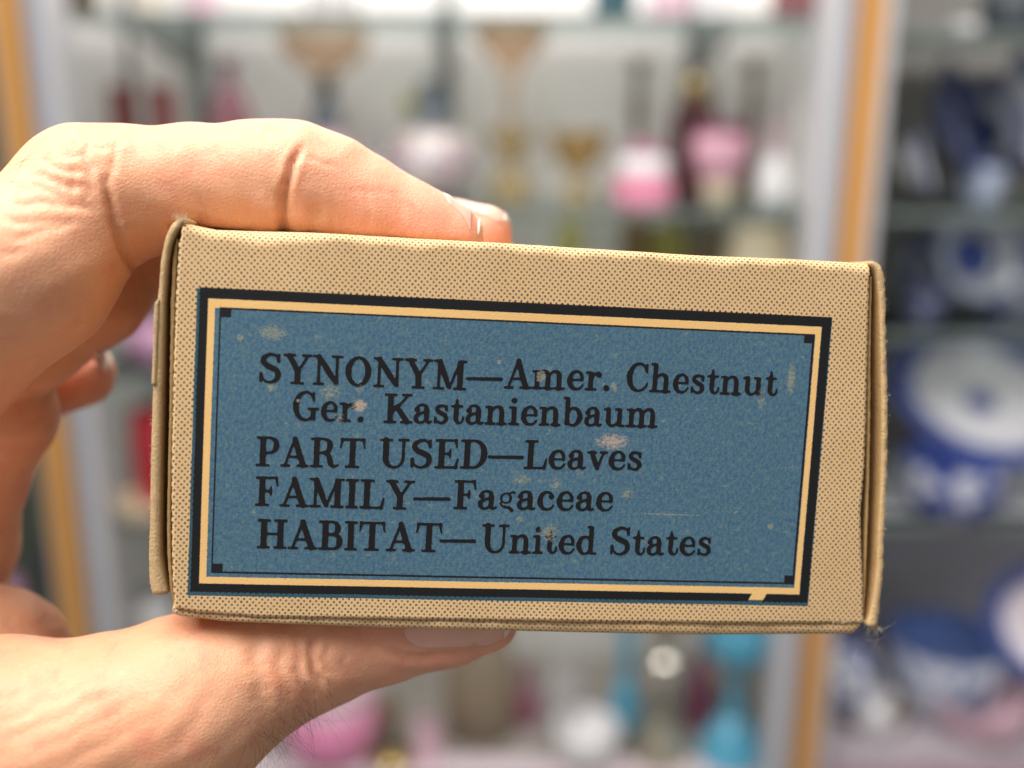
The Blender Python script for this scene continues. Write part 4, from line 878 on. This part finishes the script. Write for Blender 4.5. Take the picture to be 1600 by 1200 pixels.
for poly, dep, hw, far in CR:
    P = np.array(poly, float); lo_, hi_ = P.min(0) - 50, P.max(0) + 50
    sel = np.where((ppx > lo_[0]) & (ppx < hi_[0]) & (ppy > lo_[1]) & (ppy < hi_[1]) & (pts[:, 2] < far))[0]
    if not len(sel): continue
    qx, qy = ppx[sel], ppy[sel]; wa = .25 if dep >= .45 else 1; qx = qx + wa * (3.0 * np.sin(qy * .11 + 1.3 * np.sin(qx * .05)) + 1.4 * np.sin(qy * .31 + qx * .13)); qy = qy + wa * (2.6 * np.sin(qx * .09 + 2) + 1.3 * np.sin(qx * .27 + qy * .1)); best = np.full(len(sel), 1e9); along = np.zeros(len(sel)); nseg = len(P) - 1
    for i in range(nseg):
        u_ = P[i + 1] - P[i]; t = np.clip(((qx - P[i][0]) * u_[0] + (qy - P[i][1]) * u_[1]) / u_.dot(u_), 0, 1)
        d = np.hypot(qx - P[i][0] - t * u_[0], qy - P[i][1] - t * u_[1]); b = d < best; best[b] = d[b]; along[b] = (i + t[b]) / nseg
    mm = best * pts[sel, 2] / F; taper = np.clip(np.minimum(along, 1 - along) * 5 + 0.25, 0, 1)
    dep *= 1.35 if dep >= .45 else .75; disp[sel] += (-dep * np.exp(-(mm / hw) ** 2) + dep * 0.22 * np.exp(-((mm - 2.2 * hw) / (1.2 * hw)) ** 2)) * taper * facing[sel]
# soft lumps
disp += 0.10 * np.sin(pts[:, 0] * .55 + 2 * np.sin(pts[:, 1] * .4)) * np.sin(pts[:, 2] * .6 + pts[:, 1] * .5)
pts = pts + N * disp[:, None]
def cam_local(P): return np.c_[P[:, 0], -P[:, 1], -P[:, 2]] / 1000
HO = np.array([-70.0, 20.0, 160.0])         # hand origin inside the palm, camera axes, mm
loc = cam_local(pts - HO)
g = G('skin'); co = obj_co(g)
big = g.noise(co, 55, 4, 0.6); med = g.noise(co, 260, 4, 0.65)
c = g.mix(big, (0.67, 0.300, 0.155), (0.78, 0.430, 0.262)); c = g.mix(g.ma('MULTIPLY', g.step(med, 0.45, 0.75), 0.30), c, (0.60, 0.24, 0.16))
flush = g.n('ShaderNodeAttribute', attribute_name='flush').outputs['Fac']
c = g.mix(g.ma('MULTIPLY', flush, 0.7), c, (0.84, 0.35, 0.25))
mot = g.step(g.noise(co, 130, 5, 0.7), 0.50, 0.68)
c = g.mix(g.ma('MULTIPLY', mot, 0.40), c, (0.74, 0.26, 0.15))
palec = g.step(g.noise(co, 420, 4, 0.75), 0.56, 0.72)
c = g.mix(g.ma('MULTIPLY', palec, 0.22), c, (0.86, 0.58, 0.42))
vor = g.n('ShaderNodeTexVoronoi', {'Vector': co, 'Scale': 1700.0}, feature='DISTANCE_TO_EDGE').outputs[0]
vor2 = g.n('ShaderNodeTexVoronoi', {'Vector': g.n('ShaderNodeMapping', {'Vector': co, 'Rotation': (0, 0, .6), 'Scale': (1, 2.6, 1.5)}).outputs[0], 'Scale': 760.0}, feature='DISTANCE_TO_EDGE').outputs[0]
hgt = g.ma('ADD', g.ma('MULTIPLY', g.step(vor, 0, 0.3), 0.35), g.ma('ADD', g.ma('MULTIPLY', g.step(vor2, 0, 0.5), 0.16), g.ma('MULTIPLY', g.noise(co, 360, 7, 0.66), 1.1)))
g.set(Base_Color=c, Roughness=g.ma('ADD', 0.44, g.ma('MULTIPLY', med, 0.2)))
g.b.inputs['Subsurface Weight'].default_value = 0.45
g.b.inputs['Subsurface Radius'].default_value = (1.0, 0.32, 0.16); g.b.inputs['Subsurface Scale'].default_value = 0.003
g.b.inputs['Specular IOR Level'].default_value = 0.4
g.bump(hgt, 0.36, 0.00019); skin = g.m
hand = mesh('hand', loc, quads.tolist(), skin, None, True)
fl_ = np.clip((ppx - 430) / 260, 0, 1) * 0.75 + 0.9 * np.clip(1 - np.hypot((ppx - 140) / 90, (ppy - 585) / 60), 0, 1) * (pts[:, 2] > 170)
at_ = hand.data.attributes.new('flush', 'FLOAT', 'POINT'); at_.data.foreach_set('value', np.clip(fl_ * (pts[:, 0] < 60), 0, 1).astype(np.float32))
sm = hand.modifiers.new('smooth', 'SMOOTH'); sm.factor = 0.4; sm.iterations = 1
mh = mw.copy(); hw_ = CAM + M @ (HO / 1000)
for j in range(3): mh[j][3] = hw_[j]
hand.matrix_world = mh
tag(hand, 'hand reaching in from the left, gripping the carton between index finger and thumb', 'hand')

# nails: curved plates lying on the finger tips
nm = G('nail_plate'); nm.set(Base_Color=nm.mix(nm.noise(obj_co(nm), 300, 3), (0.74, 0.37, 0.27), (0.80, 0.46, 0.35)), Roughness=0.25)
nm = nm.m
tipm = plain('nail_tip', (0.86, 0.66, 0.55), 0.35, var=0.05, scale=200)
bvh = BVHTree.FromPolygons([Vector(q) for q in loc], quads.tolist())
def nail(rayf, prof, nu=40, nv=26, off=0.16, tipf=0.9):
    """a plate laid on the skin: rayf(a, b) gives a ray in hand space for the plate's own coordinates; prof(a) its half width"""
    rows_ = []
    for i in range(nu + 1):
        a = i / nu; row = []
        for k_ in range(nv + 1):
            b = (2 * k_ / nv - 1) * prof(a); o_, d_ = rayf(a, b); h = bvh.ray_cast(o_, d_)
            row.append(None if h[0] is None else (np.array(h[0]), np.array(h[1])))
        if all(r is not None for r in row): rows_.append((a, row))
    for nme, lo_, hi_, mt in (('nail', -1, tipf + .5 / nu, nm), ('nail_tip', tipf - .5 / nu, 2, tipm)):
        rs = [r for r in rows_ if lo_ <= r[0] <= hi_]
        if len(rs) < 2: continue
        V, Fc = [], []; n_ = nv + 1
        for a, row in rs:
            for k_, (p, nn) in enumerate(row):
                e = min(1, 6 * (1 - abs(2 * k_ / nv - 1)), 8 * a + .0); V.append(p + nn * (off * e + (0.08 if nme == 'nail_tip' else 0) - 0.04) / 1000)
        P_ = np.array(V).reshape(len(rs), n_, 3)
        for _ in range(6):
            P_[1:-1] = .25 * P_[:-2] + .5 * P_[1:-1] + .25 * P_[2:]; P_[:, 1:-1] = .25 * P_[:, :-2] + .5 * P_[:, 1:-1] + .25 * P_[:, 2:]
        nr_ = len(rs)
        Fc = [(i * n_ + k_, i * n_ + k_ + 1, (i + 1) * n_ + k_ + 1, (i + 1) * n_ + k_) for i in range(nr_ - 1) for k_ in range(nv)]
        o = mesh(nme, P_.reshape(-1, 3), Fc, mt, hand, True)
        sd_ = o.modifiers.new('thickness', 'SOLIDIFY'); sd_.thickness = 0.00025; sd_.offset = 0
oh_ = Vector(cam_local(np.array([-HO]))[0])
def from_cam(x0, x1, yc, hw_):
    def f(a, b): px, py = x0 + a * (x1 - x0), yc(a) + b * hw_; return oh_, Vector(((px - 800) / F, -(py - 600) / F, -1)).normalized()
    return f
def from_top(px0, px1, z, hwz):
    def f(a, b):
        p = P3(px0 + a * (px1 - px0), 180, z + b * hwz); return Vector(cam_local(np.array([p - HO]))[0]), Vector((0, -1, 0))
    return f
rnd = lambda a: (1 - max(0, (a - .72) / .28) ** 2.4 * .75) * (1 - .55 * max(0, (.18 - a) / .18) ** 2)
nail(from_cam(632, 799, lambda a: 978 - 5 * a, 36), rnd, tipf=.93)
nail(from_top(692, 752, 146.2, 3.9), rnd, tipf=.88)
nail(from_top(706, 795, 163, 4.1), rnd, tipf=.9)
nail(from_cam(146, 172, lambda a: 562 + 4 * a, 15), rnd, off=.35, tipf=.45)

# hairs: roots found on the skin itself
oh = Vector(cam_local(np.array([-HO]))[0])
def root_at(px, py):
    d = Vector(((px - 800) / F, -(py - 600) / F, -1)).normalized(); h = bvh.ray_cast(oh, d); return h[0], h[1]
hcur, pale = [], []
def hair(px, py, vx, vy, L, r=0.000019, lst=None, lift=.5):
    p, nrm = root_at(px, py)
    if p is None: return
    d = Vector((vx, -vy, 0)).normalized(); d = (d + nrm * lift).normalized(); q = p.copy(); pts_ = [q.copy()]
    curl = Vector((random.uniform(-.5, .5), random.uniform(-.7, .1), random.uniform(-.3, .3)))
    for i in range(8): d = (d + curl * .16 - nrm * .09).normalized(); q = q + d * L / 8; pts_.append(q.copy())
    (hcur if lst is None else lst).append((pts_, r, r * .3))
for _ in range(85):
    t = random.random(); px = 395 + 110 * t + random.gauss(0, 14); py = 1168 - 95 * t + random.gauss(0, 22)
    hair(px, py, random.uniform(-.2, 1.0), random.uniform(.2, 1), random.uniform(.003, .0075))
for _ in range(14): hair(random.uniform(330, 480), random.uniform(1060, 1180), -.6, .8, random.uniform(.005, .010))
knuck = []
for _ in range(12): hair(random.uniform(-10, 50), random.uniform(252, 300), random.uniform(.2, 1), random.uniform(-.8, .2), random.uniform(.002, .005), .000015, knuck)
for _ in range(70): hair(random.uniform(0, 180), random.uniform(230, 560), random.uniform(.3, 1), random.uniform(-.6, .3), random.uniform(.0015, .003), .000012, pale, .3)
hair(10, 285, -.2, -1, .009, .00002, pale, .8); hair(30, 262, .6, -.5, .006, .00002, pale, .6)
hm = plain('dark_hair', (0.06, 0.035, 0.025), 0.5); pm = plain('pale_hair', (0.55, 0.38, 0.24), 0.5)
tubes('hair', hcur, hm, hand, 3); tubes('hair', knuck, hm, hand, 3); tubes('fine_hair', pale, pm, hand, 3)
